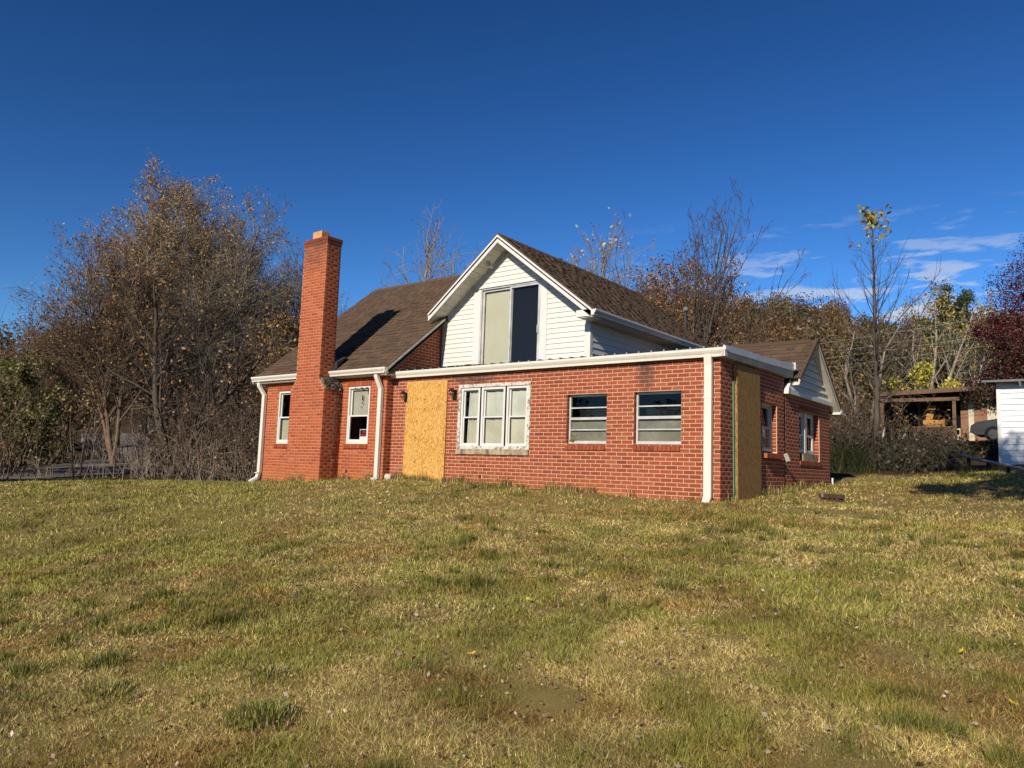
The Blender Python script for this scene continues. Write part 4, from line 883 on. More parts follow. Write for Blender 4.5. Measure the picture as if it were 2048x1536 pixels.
# leaves lying on the cross gable roof
mb = MB()
for y, t in ((2.2, .35), (2.9, .75), (3.8, .5), (2.0, .9), (4.5, .62), (1.7, .55)):
    x = GX0+t*2.4; z = groof(x)+.03; mb.add([(x, y-.03, z), (x+.02, y, z-.01), (x, y+.03, z+.004), (x-.02, y, z+.018)], [(0, 1, 2, 3)])
part(mb, 'roof_leaves', 'nb_leaf', kind='stuff')
BR.flush(); SH.flush()

# ------------------------------------------------------------------ trees
def tubes_np(lines):
    """lines: list of (pts[K,3], radii[K], sides) -> verts, faces"""
    groups = {}
    for p, r, n in lines: groups.setdefault((len(p), n), []).append((p, r))
    V, F, base = [], [], 0
    for (K, n), its in groups.items():
        P = np.array([i[0] for i in its], float); Rr = np.array([i[1] for i in its], float); N = len(P)
        T = np.empty_like(P); T[:, 1:-1] = P[:, 2:]-P[:, :-2]; T[:, 0] = P[:, 1]-P[:, 0]; T[:, -1] = P[:, -1]-P[:, -2]
        T /= np.linalg.norm(T, axis=-1, keepdims=True)+1e-9
        a = np.cross(T, np.array([.31, .83, .47])); a /= np.linalg.norm(a, axis=-1, keepdims=True)+1e-9; b = np.cross(T, a)
        ang = np.arange(n)*2*np.pi/n
        ring = P[:, :, None]+Rr[:, :, None, None]*(np.cos(ang)[None, None, :, None]*a[:, :, None]+np.sin(ang)[None, None, :, None]*b[:, :, None])
        V.append(ring.reshape(-1, 3)); i = np.arange(N)[:, None, None]*K*n; j = np.arange(K-1)[None, :, None]*n; k = np.arange(n)[None, None, :]
        q = i+j; F.append(np.stack(np.broadcast_arrays(q+k, q+(k+1) % n, q+n+(k+1) % n, q+n+k), -1).reshape(-1, 4)+base); base += N*K*n
    return np.concatenate(V), np.concatenate(F)
def grow(rng, p, d, L, r, lev, P, lines, tips):
    K = P['seg'][lev]; pts = [p]; rad = [r]; d = Vector(d).normalized(); q = Vector(p); end = r*P['taper'][lev]
    for i in range(1, K+1):
        d = (d+Vector((rng.gauss(0, 1), rng.gauss(0, 1), rng.gauss(0, 1)))*P['wob'][lev]+Vector((0, 0, P['up'][lev]))).normalized()
        q = q+d*(L/K); pts.append(tuple(q)); rad.append(r+(end-r)*i/K)
    lines[lev].append((pts, rad, P['sides'][lev]))
    if lev == P['levels']-1: tips.append(pts); return
    n = P['n'][lev]; n = max(1, int(round(n*rng.uniform(.8, 1.2)*min(1.3, max(.5, L/P['ref'][lev])))))
    for c in range(n):
        t = P['start'][lev]+(1-P['start'][lev])*((c+rng.random())/n); x = t*K; i = min(int(x), K-1); f = x-i
        a, b = Vector(pts[i]), Vector(pts[i+1]); o = a+(b-a)*f; dd = (b-a).normalized()
        th = rng.uniform(0, 6.283) if lev else c*2.4+rng.uniform(-.5, .5); ang = math.radians(P['ang'][lev]*rng.uniform(.7, 1.3))
        s = dd.orthogonal().normalized(); s.rotate(Matrix.Rotation(th, 3, dd)); nd = dd*math.cos(ang)+s*math.sin(ang)
        sh = P['shape'](t) if lev == 0 else (1.15-.6*t)
        grow(rng, tuple(o), nd, L*P['len'][lev]*rng.uniform(.7, 1.25)*sh, max(P['rmin'], (rad[i]+(rad[i+1]-rad[i])*f)*P['rr'][lev]), lev+1, P, lines, tips)
BASEP = dict(levels=4, seg=[7, 5, 3, 1], taper=[.25, .3, .35, .5], wob=[.07, .12, .16, .2], up=[.02, .10, .06, .03], sides=[7, 5, 3, 3], n=[16, 7, 6], ref=[10, 4, 1.6],
             start=[.25, .2, .15], ang=[45, 42, 45], len=[.42, .48, .5], rr=[.5, .55, .55], rmin=.008, shape=lambda t: 1.15-.8*t)
def make_tree(name, label, base, stems, P, bark, leaf=None, seed=1, group=None, cat='tree', lean=0.1):
    """stems: list of (length, radius, lean direction vector)"""
    rng = random.Random(seed); Pp = dict(BASEP); Pp.update(P); lines = [[] for _ in range(Pp['levels'])]; tips = []
    for (L, r, d) in stems: grow(rng, (rng.uniform(-.15, .15)*(len(stems) > 1), rng.uniform(-.15, .15)*(len(stems) > 1), -.15), d, L, r, 0, Pp, lines, tips)
    z = gz(base[0], base[1]); t = empty(name, (base[0], base[1], z), label, cat, group)
    V, F = tubes_np(lines[0]); link(bpy.data.objects.new('trunk', mesh_np('trunk', V, [F], [bark], smooth=True)), t)
    if Pp['levels'] > 1:
        V, F = tubes_np([l for k in lines[1:] for l in k]); link(bpy.data.objects.new('branches', mesh_np('branches', V, [F], [bark])), t)
    if leaf: add_leaves(t, tips, leaf, seed)
    return t
def leaf_mesh(name, pts, size, cols, seed, flat=.0, mat='leaf', tri=False):
    g = np.random.default_rng(seed); n = len(pts); a = g.normal(size=(n, 3)); a[:, 2] *= 1-flat; a /= np.linalg.norm(a, axis=1, keepdims=True)
    c = g.normal(size=(n, 3)); b = np.cross(a, c); b /= np.linalg.norm(b, axis=1, keepdims=True)
    s = (size*g.uniform(.6, 1.3, n))[:, None]; p = np.asarray(pts)
    V = (np.stack([p-a*s, p+b*s*.8, p+a*s*.7], 1) if tri else np.stack([p-a*s, p+b*s*.62, p+a*s, p-b*s*.62], 1)).reshape(-1, 3); q = 3 if tri else 4; F = np.arange(q*n).reshape(-1, q)
    cols = np.asarray(cols, float)
    if cols.ndim == 2 and len(cols) == n: C = cols
    else:
        C = cols[g.integers(0, len(cols), n)]
    C = C*g.uniform(.7, 1.25, (n, 1)); C = np.concatenate([np.repeat(C, q, 0), np.ones((q*n, 1))], 1)
    return mesh_np(name, V, [F], [mat], attrs={'col': ('FLOAT_COLOR', C)})
def add_leaves(t, tips, leaf, seed):
    g = np.random.default_rng(seed+50); T = np.array([[p[0], p[-1]] for p in tips], float)
    w = leaf.get('where', lambda p: np.ones(len(p)))(T[:, 1]); w = np.clip(w, 0, None); n = leaf['n']
    if w.sum() <= 0: return
    # leaves hold on in clusters
    cl = w*(g.random(len(w))**leaf.get('clump', 1.5)); idx = g.choice(len(T), n, p=cl/cl.sum()); f = g.random((n, 1))*1.15
    p = T[idx, 0]*(1-f)+T[idx, 1]*f+g.normal(size=(n, 3))*leaf.get('jit', .08)
    link(bpy.data.objects.new('leaves', leaf_mesh('leaves', p, leaf['size'], leaf['cols'], seed, tri=leaf.get('tri', False))), t)
RUST = [(.24, .115, .045), (.32, .165, .055), (.17, .085, .042), (.42, .25, .08), (.13, .075, .05)]
GOLD = [(.40, .25, .05), (.30, .17, .04), (.46, .30, .08), (.22, .12, .04)]
YEL = [(.46, .40, .06), (.36, .33, .06), (.55, .47, .10)]
GRN = [(.05, .075, .02), (.08, .105, .028), (.12, .125, .035), (.16, .15, .045)]
OLIVE = [(.12, .12, .03), (.18, .165, .04), (.09, .09, .03), (.22, .17, .05)]
MAROON = [(.075, .010, .016), (.115, .016, .022), (.05, .009, .013), (.145, .028, .026)]
UP = (0, 0, 1)
def crown_lobe(g, n, c, r):
    p = g.normal(size=(n, 3)); p /= np.linalg.norm(p, axis=1, keepdims=True); return p*(g.random((n, 1))**.4)*r*np.array([1, 1, .8])*(.8+.4*g.random((n, 1)))+np.array(c)
poplar = dict(n=[30, 10, 8], ang=[38, 36, 42], up=[.03, .13, .07, .03], start=[.22, .15, .12], len=[.42, .46, .5], shape=lambda t: 1.25-.85*t if t > .3 else .9+.5*t, rmin=.012)
lf = lambda n, cols, size=.12, hi=1.0, where=None: dict(n=n, cols=cols, size=size, where=where or (lambda p: .25+np.clip(p[:, 2]/16, 0, 1)**2*3), clump=2.6, jit=.16)
make_tree('tulip_poplar_tree', 'tallest poplar of the left woods with thin rusty leaves on its peak', (-38.5, 10.1), [(15.6, .22, (-.02, .0, 1)), (14.6, .19, (.14, .05, 1)), (13.0, .2, (-.2, -.05, 1)), (11.5, .18, (-.36, .05, 1))], poplar, 'bark_grey', lf(26000, RUST+GOLD+GOLD+[(.46, .34, .14), (.40, .28, .13)], .066), 11)
make_tree('tulip_poplar_tree', 'broad bare poplar with pale trunk just right of the tallest poplar', (-35.6, 11.3), [(14.8, .2, (-.04, .02, 1)), (14.2, .18, (.10, .1, 1)), (12.6, .15, (.24, .05, 1)), (13.2, .16, (-.15, .1, 1))], poplar, 'bark_pale', lf(11000, RUST+GOLD+GOLD+[(.46, .34, .14)], .062), 12)
make_tree('tulip_poplar_tree', 'spreading tree with russet leaves leaning out left of the tallest poplar', (-35.6, 6.9), [(11.2, .12, (-.12, -.05, 1)), (10.2, .11, (-.34, -.1, 1)), (10.8, .12, (.08, 0, 1)), (9.2, .10, (-.5, -.2, 1))], poplar, 'bark_brown', lf(8000, RUST+GOLD[:2], .062), 13)
make_tree('dark_trunk_tree', 'dark crooked tree at the lawn edge, big limb rising to the right', (-29.0, 6.6), [(8.8, .21, (.03, 0, 1)), (9.2, .15, (.62, .2, .85)), (7.0, .11, (-.35, 0, 1))], dict(poplar, n=[20, 7, 6], wob=[.13, .16, .2, .2], up=[.02, .07, .05, .02]), 'bark_dark', lf(900, RUST, .09), 14)
make_tree('bare_tree', 'thin bare tree between the tall poplars and the brick chimney', (-37.9, 15.3), [(12.0, .15, (.0, 0, 1)), (11.3, .13, (.15, .1, 1)), (10.5, .11, (.28, .1, 1))], poplar, 'bark_grey', lf(900, RUST, .09), 15)
make_tree('amber_leaf_tree', 'slender tree with amber leaves right beside the brick chimney', (-31.5, 14.1), [(11.8, .14, (.05, 0, 1)), (11.0, .12, (.22, .1, 1)), (8.5, .1, (-.2, 0, 1))], poplar, 'bark_pale', lf(12000, GOLD+[(.44, .22, .05), (.36, .16, .04)]+RUST[:2], .075, where=lambda p: .2+((p[:, 2] > 3) & (p[:, 2] < 8.5))*2.0), 16)
make_tree('bare_tree', 'low brown twiggy tree at the far left edge of the woods', (-39, 3.8), [(7.4, .12, (.05, 0, 1)), (7, .1, (-.2, 0, 1)), (6.6, .09, (.3, 0, 1)), (6.2, .09, (-.5, 0, 1))], poplar, 'bark_brown', lf(2600, RUST, .06, where=lambda p: np.ones(len(p))), 17)
make_tree('bare_tree', 'rounded brown twiggy tree behind the green shrub in the left woods', (-42.2, 6.7), [(8.2, .13, (-.1, 0, 1)), (7.8, .11, (.2, .1, 1)), (7.2, .09, (-.4, 0, 1)), (6.8, .09, (.45, 0, 1))], poplar, 'bark_brown', lf(2600, RUST, .06, where=lambda p: np.ones(len(p))), 18)
make_tree('sapling', 'pair of thin dark stems standing on the left lawn edge by the road', (-23.3, .2), [(3.2, .05, (.03, 0, 1)), (2.9, .045, (-.10, 0, 1))], dict(levels=3, n=[7, 4], start=[.5, .3], sides=[6, 4, 3], up=[.02, .06, .05]), 'bark_dark', lf(260, RUST+OLIVE, .06, where=lambda p: np.ones(len(p))), 19)
make_tree('green_shrub', 'yellow green leafy shrub at the far left beyond the road', (-31.6, .7), [(5.0, .07, (.1, 0, 1)), (4.8, .06, (-.3, .1, 1)), (4.6, .06, (.35, -.1, 1)), (4.2, .05, (-.5, .2, 1)), (3.8, .05, (.6, .2, 1)), (3.4, .05, (.2, .5, 1)), (3.0, .05, (-.8, .1, 1))], dict(levels=3, n=[16, 7], start=[.15, .1], sides=[5, 3, 3], ang=[50, 45], len=[.5, .5]), 'bark_dark', lf(15000, OLIVE+[(.14, .13, .03), (.20, .18, .045), (.07, .07, .02)], .065, where=lambda p: np.ones(len(p))), 20, cat='shrub')
make_tree('bare_tree', 'bare leafless tree behind the roof just right of the chimney', (-20.9, 14.4), [(11.6, .17, (.0, 0, 1)), (10.6, .13, (.2, 0, 1)), (10.2, .12, (-.22, 0, 1))], dict(poplar, n=[20, 7, 6]), 'bark_grey', None, 21)
make_tree('brown_tree', 'small rounded brown tree peeking over the main roof ridge', (-33.5, 31.5), [(13.5, .2, (0, 0, 1)), (12, .15, (.25, 0, 1)), (12, .15, (-.25, 0, 1))], poplar, 'bark_brown', lf(9000, RUST+[(.2, .17, .12)]*3, .11, where=lambda p: np.ones(len(p))), 22)
make_tree('nearly_bare_tree', 'bare tree with a few pale leaf tips above the right roof slope', (-17.6, 24.6), [(12.4, .16, (0, 0, 1)), (11.4, .13, (.25, 0, 1)), (11.2, .12, (-.28, 0, 1)), (10.4, .1, (.45, 0, 1))], dict(poplar, n=[18, 7, 6]), 'bark_grey', lf(330, [(.5, .44, .30), (.38, .33, .22)], .10, where=lambda p: np.clip(p[:, 2]-8, 0, 9)), 23)
make_tree('bare_tree', 'tall bare tree with many upright stems behind the right gable roof', (-8.5, 16.2), [(10.6, .085, (-.08, 0, 1)), (9.6, .075, (.12, .02, 1)), (10.2, .08, (.28, 0, 1)), (9.2, .065, (-.28, 0, 1)), (8.2, .06, (.66, 0, 1)), (8.6, .06, (-.42, 0, 1))], dict(poplar, n=[15, 6, 4], ang=[26, 32, 38], up=[.05, .16, .10, .04], start=[.3, .2, .2], len=[.40, .42, .45]), 'bark_dark', None, 24)
make_tree('brown_leaf_tree', 'dense brown leaved tree behind the tall bare stems', (-12.3, 23.0), [(9.6, .16, (0, 0, 1)), (8.8, .13, (.3, 0, 1)), (8.6, .13, (-.3, 0, 1))], poplar, 'bark_brown', lf(16000, RUST+RUST[:2]+[(.09, .045, .03)], .07, where=lambda p: np.ones(len(p))), 25)
# tall slim tree that keeps its leaves only at the tip
make_tree('slim_tree', 'slim bare tree with yellow leaves only at its very top', (-1.85, 19.25), [(9.0, .125, (.0, 0, 1))], dict(levels=3, seg=[9, 6, 3], n=[72, 6], start=[.20, .25], ang=[52, 30], up=[.0, .15, .1], len=[.43, .38], rr=[.34, .5], sides=[8, 4, 3], wob=[.018, .07, .1], taper=[.12, .25, .4], shape=lambda t: 1.25-1.12*t if t > .22 else .95, rmin=.008), 'bark_dark',
          dict(n=150, cols=YEL+[(.3, .2, .06), (.14, .07, .03)], size=.105, where=lambda p: np.clip(p[:, 2]-7.9, 0, 2)**1.3, clump=.5, jit=.09), 26)
make_tree('pale_trunk_tree', 'pale trunked tree with sparse yellow leaves right of the slim tree', (-2.5, 32.4), [(7.6, .12, (.12, 0, 1)), (7.0, .1, (.35, 0, 1)), (6.6, .09, (-.2, 0, 1))], dict(poplar, n=[14, 6, 5]), 'bark_grey', lf(1600, YEL+GOLD+OLIVE, .065, where=lambda p: np.clip(p[:, 2]-4, .05, 4)), 27)
make_tree('pale_trunk_tree', 'pale leaning bare tree between the wing gable and the slim tree', (-4.2, 28.5), [(6.2, .11, (-.25, 0, 1)), (6.8, .1, (.2, 0, 1)), (4.6, .1, (-.6, 0, .9))], dict(poplar, n=[13, 6, 5], wob=[.1, .14, .16, .2]), 'bark_pale', lf(1200, OLIVE+RUST, .06), 28)
make_tree('yellow_maple', 'small bright yellow leaved tree over the neighbour porch roof', (-2.35, 30.6), [(3.6, .07, (.0, 0, 1)), (3.3, .05, (.35, 0, 1)), (3.2, .05, (-.35, 0, 1))], dict(levels=3, n=[12, 6], start=[.35, .2], sides=[5, 3, 3]), 'bark_grey', lf(3600, YEL+[(.58, .52, .05)], .08, where=lambda p: np.clip(p[:, 2]-2, .02, 3)), 29)
make_tree('yellow_maple', 'yellow leaved tree beside the dark red tree on the right', (-.9, 35.5), [(7.0, .1, (.1, 0, 1)), (6.2, .08, (-.3, 0, 1)), (6.2, .08, (.35, 0, 1))], dict(poplar, n=[14, 6, 5]), 'bark_grey', lf(1700, YEL+OLIVE+GOLD, .065, where=lambda p: .1+np.clip(p[:, 2]-2.5, 0, 3)), 30)
# evergreen and dark red tree at the right edge
make_tree('pine_tree', 'dark green pine standing left of the dark red tree', (-1.75, 40.6), [(8.9, .2, (.04, 0, 1))], dict(levels=3, seg=[8, 4, 2], n=[46, 10], start=[.12, .15], ang=[64, 45], up=[.0, .05, .03], len=[.30, .4], sides=[7, 4, 3], shape=lambda t: 1.25-.85*t), 'bark_dark', lf(16000, [(.045, .065, .032), (.065, .085, .042), (.09, .11, .055)], .085, where=lambda p: np.ones(len(p))), 31)
make_tree('dark_red_tree', 'dark red leaved tree at the right edge behind the white shed', (3.75, 14.4), [(6.6, .16, (.05, .0, 1)), (6.4, .12, (.3, .1, 1)), (6.2, .12, (-.14, .1, 1)), (5.4, .1, (.1, -.3, 1)), (3.6, .1, (-.5, 0, 1)), (5.2, .1, (-.25, .2, 1))], dict(levels=4, n=[18, 8, 5], start=[.12, .12, .1], ang=[52, 45, 45], len=[.36, .45, .5], up=[.02, .05, .03, .02]), 'bark_dark',
          dict(n=52000, tri=True, cols=MAROON+MAROON+[(.04, .045, .018), (.06, .055, .022), (.035, .012, .012)], size=.05, where=lambda p: np.ones(len(p))), 32)
red = [o for o in bpy.data.objects if o.name.startswith('dark_red_tree')][0]
g = np.random.default_rng(8); cp_ = np.concatenate([crown_lobe(g, 3800, c, r) for c, r in (((0, 0, 6.6), 1.3), ((-.9, 0, 5.6), 1.25), ((.8, .3, 5.4), 1.5), ((-1.5, -.2, 4.2), 1.2), ((.2, -.4, 4.2), 1.7), ((1.4, 0, 3.8), 1.6), ((-1.2, .1, 2.9), 1.25), ((.3, 0, 2.6), 1.6), ((-2.0, .2, 2.2), .95))])
low = np.clip((4.2-cp_[:, 2])/2.5, 0, .8); cc = np.where((g.random(len(cp_)) < low)[:, None], np.array([(.035, .045, .016), (.06, .062, .022), (.10, .035, .028)])[g.integers(0, 3, len(cp_))], np.array(MAROON)[g.integers(0, 4, len(cp_))])
link(bpy.data.objects.new('leaves', leaf_mesh('leaves', cp_, .052, cc, 98, tri=True)), red)
red.scale = (.86,)*3; red.location.x += .30
make_tree('shade_tree', 'tall tree standing outside the right edge of the view', (10.6, -8.0), [(10.6, .2, (-.46, .02, 1)), (10.4, .16, (-.62, .05, 1)), (10.2, .14, (-.30, -.1, 1))], dict(levels=4, n=[12, 7, 6], start=[.68, .15, .1], ang=[48, 40, 45], len=[.30, .5, .5]), 'bark_grey', lf(7500, RUST+GOLD, .11, where=lambda p: np.ones(len(p))), 33)

make_tree('shade_tree', 'second tall tree standing outside the right edge of the view', (8.8, -4.9), [(10.6, .18, (-.26, .02, 1)), (10.4, .15, (-.44, .05, 1)), (10.0, .14, (-.12, .1, 1)), (9.6, .12, (-.58, .1, 1))], dict(levels=4, n=[13, 7, 5], start=[.66, .15, .1], ang=[48, 40, 45], len=[.30, .5, .5]), 'bark_grey', lf(8500, RUST+GOLD, .10, where=lambda p: np.ones(len(p))), 35)

# wooded hill beyond: nobody could count its trees
def crown_pts(g, n, rx, rz, h):
    p = g.normal(size=(n, 3)); p /= np.linalg.norm(p, axis=1, keepdims=True); p *= (g.random((n, 1))**.45)
    lob = g.normal(size=(7, 3)); lob /= np.linalg.norm(lob, axis=1, keepdims=True); k = np.max(p@lob.T, axis=1)
    p *= (.72+.34*np.clip(k, 0, 1))[:, None]; return p*np.array([rx, rx, rz])+np.array([0, 0, h])
g = np.random.default_rng(5); PV = []; PC = []; PS = []; TL = []
PAL = [[(.17, .085, .03), (.24, .12, .04), (.13, .07, .03)], [(.12, .10, .035), (.17, .135, .045), (.09, .08, .03)], [(.10, .07, .045), (.15, .11, .07), (.08, .06, .04)], [(.26, .16, .045), (.33, .20, .06), (.20, .11, .04)], [(.055, .065, .025), (.08, .085, .03), (.10, .10, .04)], [(.16, .13, .10), (.20, .165, .13), (.12, .095, .075)], [(.20, .19, .05), (.15, .15, .04), (.26, .22, .06)]]
def azd_hidden(x, y): return math.degrees(math.atan2(x-CAM[0], y-CAM[1])) < -27
def hill_tree(x, y, D, pi, n, h, rx, bare=.0):
    z = gz(x, y); rz = h*.42; p = crown_pts(g, n, rx, rz, h*.6)+np.array([x, y, z]); PV.append(p); c = np.array(PAL[pi]); PC.append(c[g.integers(0, 3, n)]*(.8+.4*g.random())); PS.append(np.full(n, (.10+D*.00145)*(1.6 if azd_hidden(x, y) else 1)))
    TL.append(([(x, y, z-.3), (x+g.normal()*.2, y, z+h*.45), (x+g.normal()*.5, y, z+h*.95)], [.11, .08, .03], 4))
    for k in range(5):
        t = g.uniform(.25, .7); a = g.uniform(0, 6.28); L = rx*g.uniform(.6, 1.05); TL.append(([(x, y, z+h*t), (x+L*.5*math.cos(a), y+L*.5*math.sin(a), z+h*t+L*.55), (x+L*math.cos(a), y+L*math.sin(a), z+h*t+L*1.15)], [.07, .045, .015], 3))
cnt = 0
for k in range(1330):
    azd = g.uniform(-80, 6); D = 58+165*g.random()**.85; x, y = CAM[0]+D*math.sin(math.radians(azd)), CAM[1]+D*math.cos(math.radians(azd))
    if azd < -42 and D < 75: continue
    if (azd < -29 or azd > 0) and k % 5 > 1: continue
    rust = vnoise(np.array([x]), np.array([y]), 28, 31)[0]
    if -24 < azd < -13: pi = int(g.choice([0, 0, 3, 1, 0, 4, 2])) if rust > .35 else int(g.choice([1, 4, 0, 2, 1]))
    elif azd >= -13: pi = int(g.choice([5, 2, 2, 0, 1, 3, 2, 4])) if D < 150 else int(g.choice([2, 0, 1, 0, 4]))
    else: pi = int(g.choice([2, 0, 5, 2, 1]))
    zg = gz(x, y); h = min(g.uniform(7, 12), max(3.0, (.235 if azd < -14 else .20)*D*g.uniform(.86, 1.04)-zg)) if azd > -27 else g.uniform(7, 12); hid = azd < -27; hill_tree(x, y, D, pi, int(((260 if pi == 5 else 480) if D > 120 else (420 if pi == 5 else 1300))*(.3 if hid else 1)), h, h*g.uniform(.26, .36)); cnt += 1
for k in range(150):
    azd = g.uniform(75, 285); D = g.uniform(60, 95); x, y = CAM[0]+D*math.sin(math.radians(azd)), CAM[1]+D*math.cos(math.radians(azd)); hill_tree(x, y, 260, int(g.choice([0, 1, 2, 4])), 220, g.uniform(8, 13), g.uniform(3, 4.5))
P_ = np.concatenate(PV); C_ = np.concatenate(PC); S_ = np.concatenate(PS)
V, F = tubes_np(TL)
me = leaf_mesh('hillside_forest', P_, S_, C_*.72, 77, tri=True)
fo = bpy.data.objects.new('hillside_forest', me); link(fo, None, kind='stuff', label='autumn forest in brown, rust and olive covering the hillside', category='forest')
link(bpy.data.objects.new('forest_trunks', mesh_np('forest_trunks', V, [F], ['bark_brown'])), fo, kind='stuff')

# brown brush filling the woods on the left, undergrowth on the right bank
def brush(name, label, xy, hgt, nst, nlf, cols, size, bark, seed, lean=.35, cat='undergrowth'):
    rng = np.random.default_rng(seed); lines = []; LP = []
    for (x, y), h in zip(xy, hgt):
        z = gz(x, y)
        for k in range(nst):
            a = rng.uniform(0, 6.28); L = h*rng.uniform(.35, 1.1)*(1.5 if rng.random() < .08 else 1); l = lean*rng.random(); b = np.array([x+rng.normal()*.35, y+rng.normal()*.35, z-.05]); d = np.array([math.cos(a)*l, math.sin(a)*l, 1]); d /= np.linalg.norm(d)
            m1 = b+d*L*.5+rng.normal(size=3)*.06*L; e = m1+(d+rng.normal(size=3)*.25)*L*.5; lines.append(([b, m1, e], [.008+.006*h, .006+.003*h, .004], 3))
            for j in range(4):
                o = b+(m1-b)*rng.uniform(.4, 1) if j < 1 else m1+(e-m1)*rng.random(); dd = d*.8+rng.normal(size=3)*.5; dd /= np.linalg.norm(dd); q = o+dd*L*.22+rng.normal(size=3)*.03; w = q+(dd+rng.normal(size=3)*.35)*L*.18; lines.append(([o, q, w], [.007+.002*h, .006, .004], 3)); LP.append((o, w))
    LPn = np.array(LP); i = rng.integers(0, len(LPn), nlf); f = rng.random((nlf, 1)); p = LPn[i, 0]*(1-f)+LPn[i, 1]*f+rng.normal(size=(nlf, 3))*.10
    o = bpy.data.objects.new(name, leaf_mesh(name, p, size, cols, seed)); link(o, None, kind='stuff', label=label, category=cat)
    V, F = tubes_np(lines); link(bpy.data.objects.new('stems', mesh_np('stems', V, [F], [bark])), o, kind='stuff')
g = np.random.default_rng(9); xy = []; hh = []
while len(xy) < 270:
    azd = g.uniform(-76, -50); D = g.uniform(29, 62); x, y = CAM[0]+D*math.sin(math.radians(azd)), CAM[1]+D*math.cos(math.radians(azd))
    if azd < -63 and D < 55: 
        dr = min(math.hypot(x-a, y-b) for a, b in [(rp[i][0]+(rp[i+1][0]-rp[i][0])*t, rp[i][1]+(rp[i+1][1]-rp[i][1])*t) for i in range(len(rp)-1) for t in (0, .25, .5, .75)])
        if dr < 3.6 or D < 37: continue
    xy.append((x, y)); hh.append(g.uniform(1.8, 3.0)+(D-29)*.085)
brush('brown_thicket', 'brown leafless thicket filling the woods under the tall poplars', xy, hh, 6, 26000, RUST[2:3]+RUST[4:]+[(.14, .10, .07), (.17, .125, .085), (.07, .045, .03), (.055, .04, .028), (.09, .06, .035), (.10, .095, .035)], .06, 'bark_brown', 41)
xy = [(-25.5+g.normal()*1.6, 3.4+g.normal()*1.0) for _ in range(14)]+[(-21+g.normal()*.8, 4.6+g.normal()*.8) for _ in range(8)]
brush('pale_brush', 'pale arching bare brush at the lawn edge left of the house', xy, [g.uniform(1.0, 2.0) for _ in xy], 6, 300, RUST, .05, 'bark_grey', 42, .9)
xy = [(-24.4+g.normal()*.9, -3.4+g.normal()*.7) for _ in range(16)]+[(-34+g.normal()*3.0, -1.8+g.normal()*1.6) for _ in range(26)]
brush('roadside_thicket', 'brown and yellow green brush at the far left edge beside the road', xy, [g.uniform(1.2, 2.4)*(1 if i < 16 else 1.6) for i in range(len(xy))], 7, 9000, OLIVE+RUST[2:3]+[(.12, .09, .05), (.08, .07, .03)], .055, 'bark_brown', 46)
xy = []; hh = []
while len(xy) < 170:
    x, y = g.uniform(-4.5, 3.0), g.uniform(10.2, 24)
    if x > 1.6 and y < 14.0: continue
    if x > -.9 and y > 20.5: continue
    azd = math.degrees(math.atan2(x-CAM[0], y-CAM[1]))
    xy.append((x, y)); hh.append((g.uniform(.25, .8) if y < 14 else g.uniform(.15, .45))*(1.1 if azd < -12 else .65)*(1 if g.random() > .16 else 2.1))
brush('bank_undergrowth', 'dark tangled undergrowth on the bank right of the house', xy, hh, 9, 15000, [(.026, .032, .012), (.038, .038, .015), (.05, .036, .02), (.075, .052, .03), (.022, .026, .011)], .055, 'bark_dark', 43)
xy = [(g.uniform(-9, -1.5), g.uniform(24, 36)) for _ in range(70)]
brush('roadside_brush', 'grey brown brush in front of the wooded hillside', xy, [g.uniform(1.6, 3.2) for _ in xy], 6, 5000, OLIVE+RUST+[(.1, .08, .06)], .06, 'bark_brown', 44)
# tall reedy grass clump by the rear corner of the house
rng = np.random.default_rng(3); n = 800; x = -.70+rng.normal(size=n)*.34; y = 10.3+rng.normal(size=n)*.35; a = rng.uniform(0, 6.28, n); h = rng.uniform(.3, 1.15, n)*np.exp(-((x+.7)/.6)**2); l = rng.uniform(.3, 1.2, n)*h; z = ground(x, y, False)
B = np.stack([x, y, z], -1); t1 = B+np.stack([np.cos(a)*l*.4, np.sin(a)*l*.4, h*.7], -1); t2 = B+np.stack([np.cos(a)*l*1.1, np.sin(a)*l*1.1, h*.95], -1); sd = np.stack([np.sin(a), -np.cos(a), 0*a], -1)*.0045
V = np.stack([B-sd, B+sd, t1-sd, t1+sd, t2], 1).reshape(-1, 3); b = np.arange(n)[:, None]*5
cc = np.array([(.035, .05, .016), (.055, .068, .02), (.10, .085, .035), (.03, .04, .014)])[rng.integers(0, 4, n)]; cc = np.concatenate([np.repeat(cc, 5, 0), np.ones((5*n, 1))], 1)
o = bpy.data.objects.new('reed_clump', mesh_np('reed_clump', V, [b+np.array([[0, 1, 3, 2]]), b+np.array([[2, 3, 4]])], ['leaf'], attrs={'col': ('FLOAT_COLOR', cc)})); link(o, None, label='tall dark green reedy grass clump at the rear corner of the house', category='grass clump')

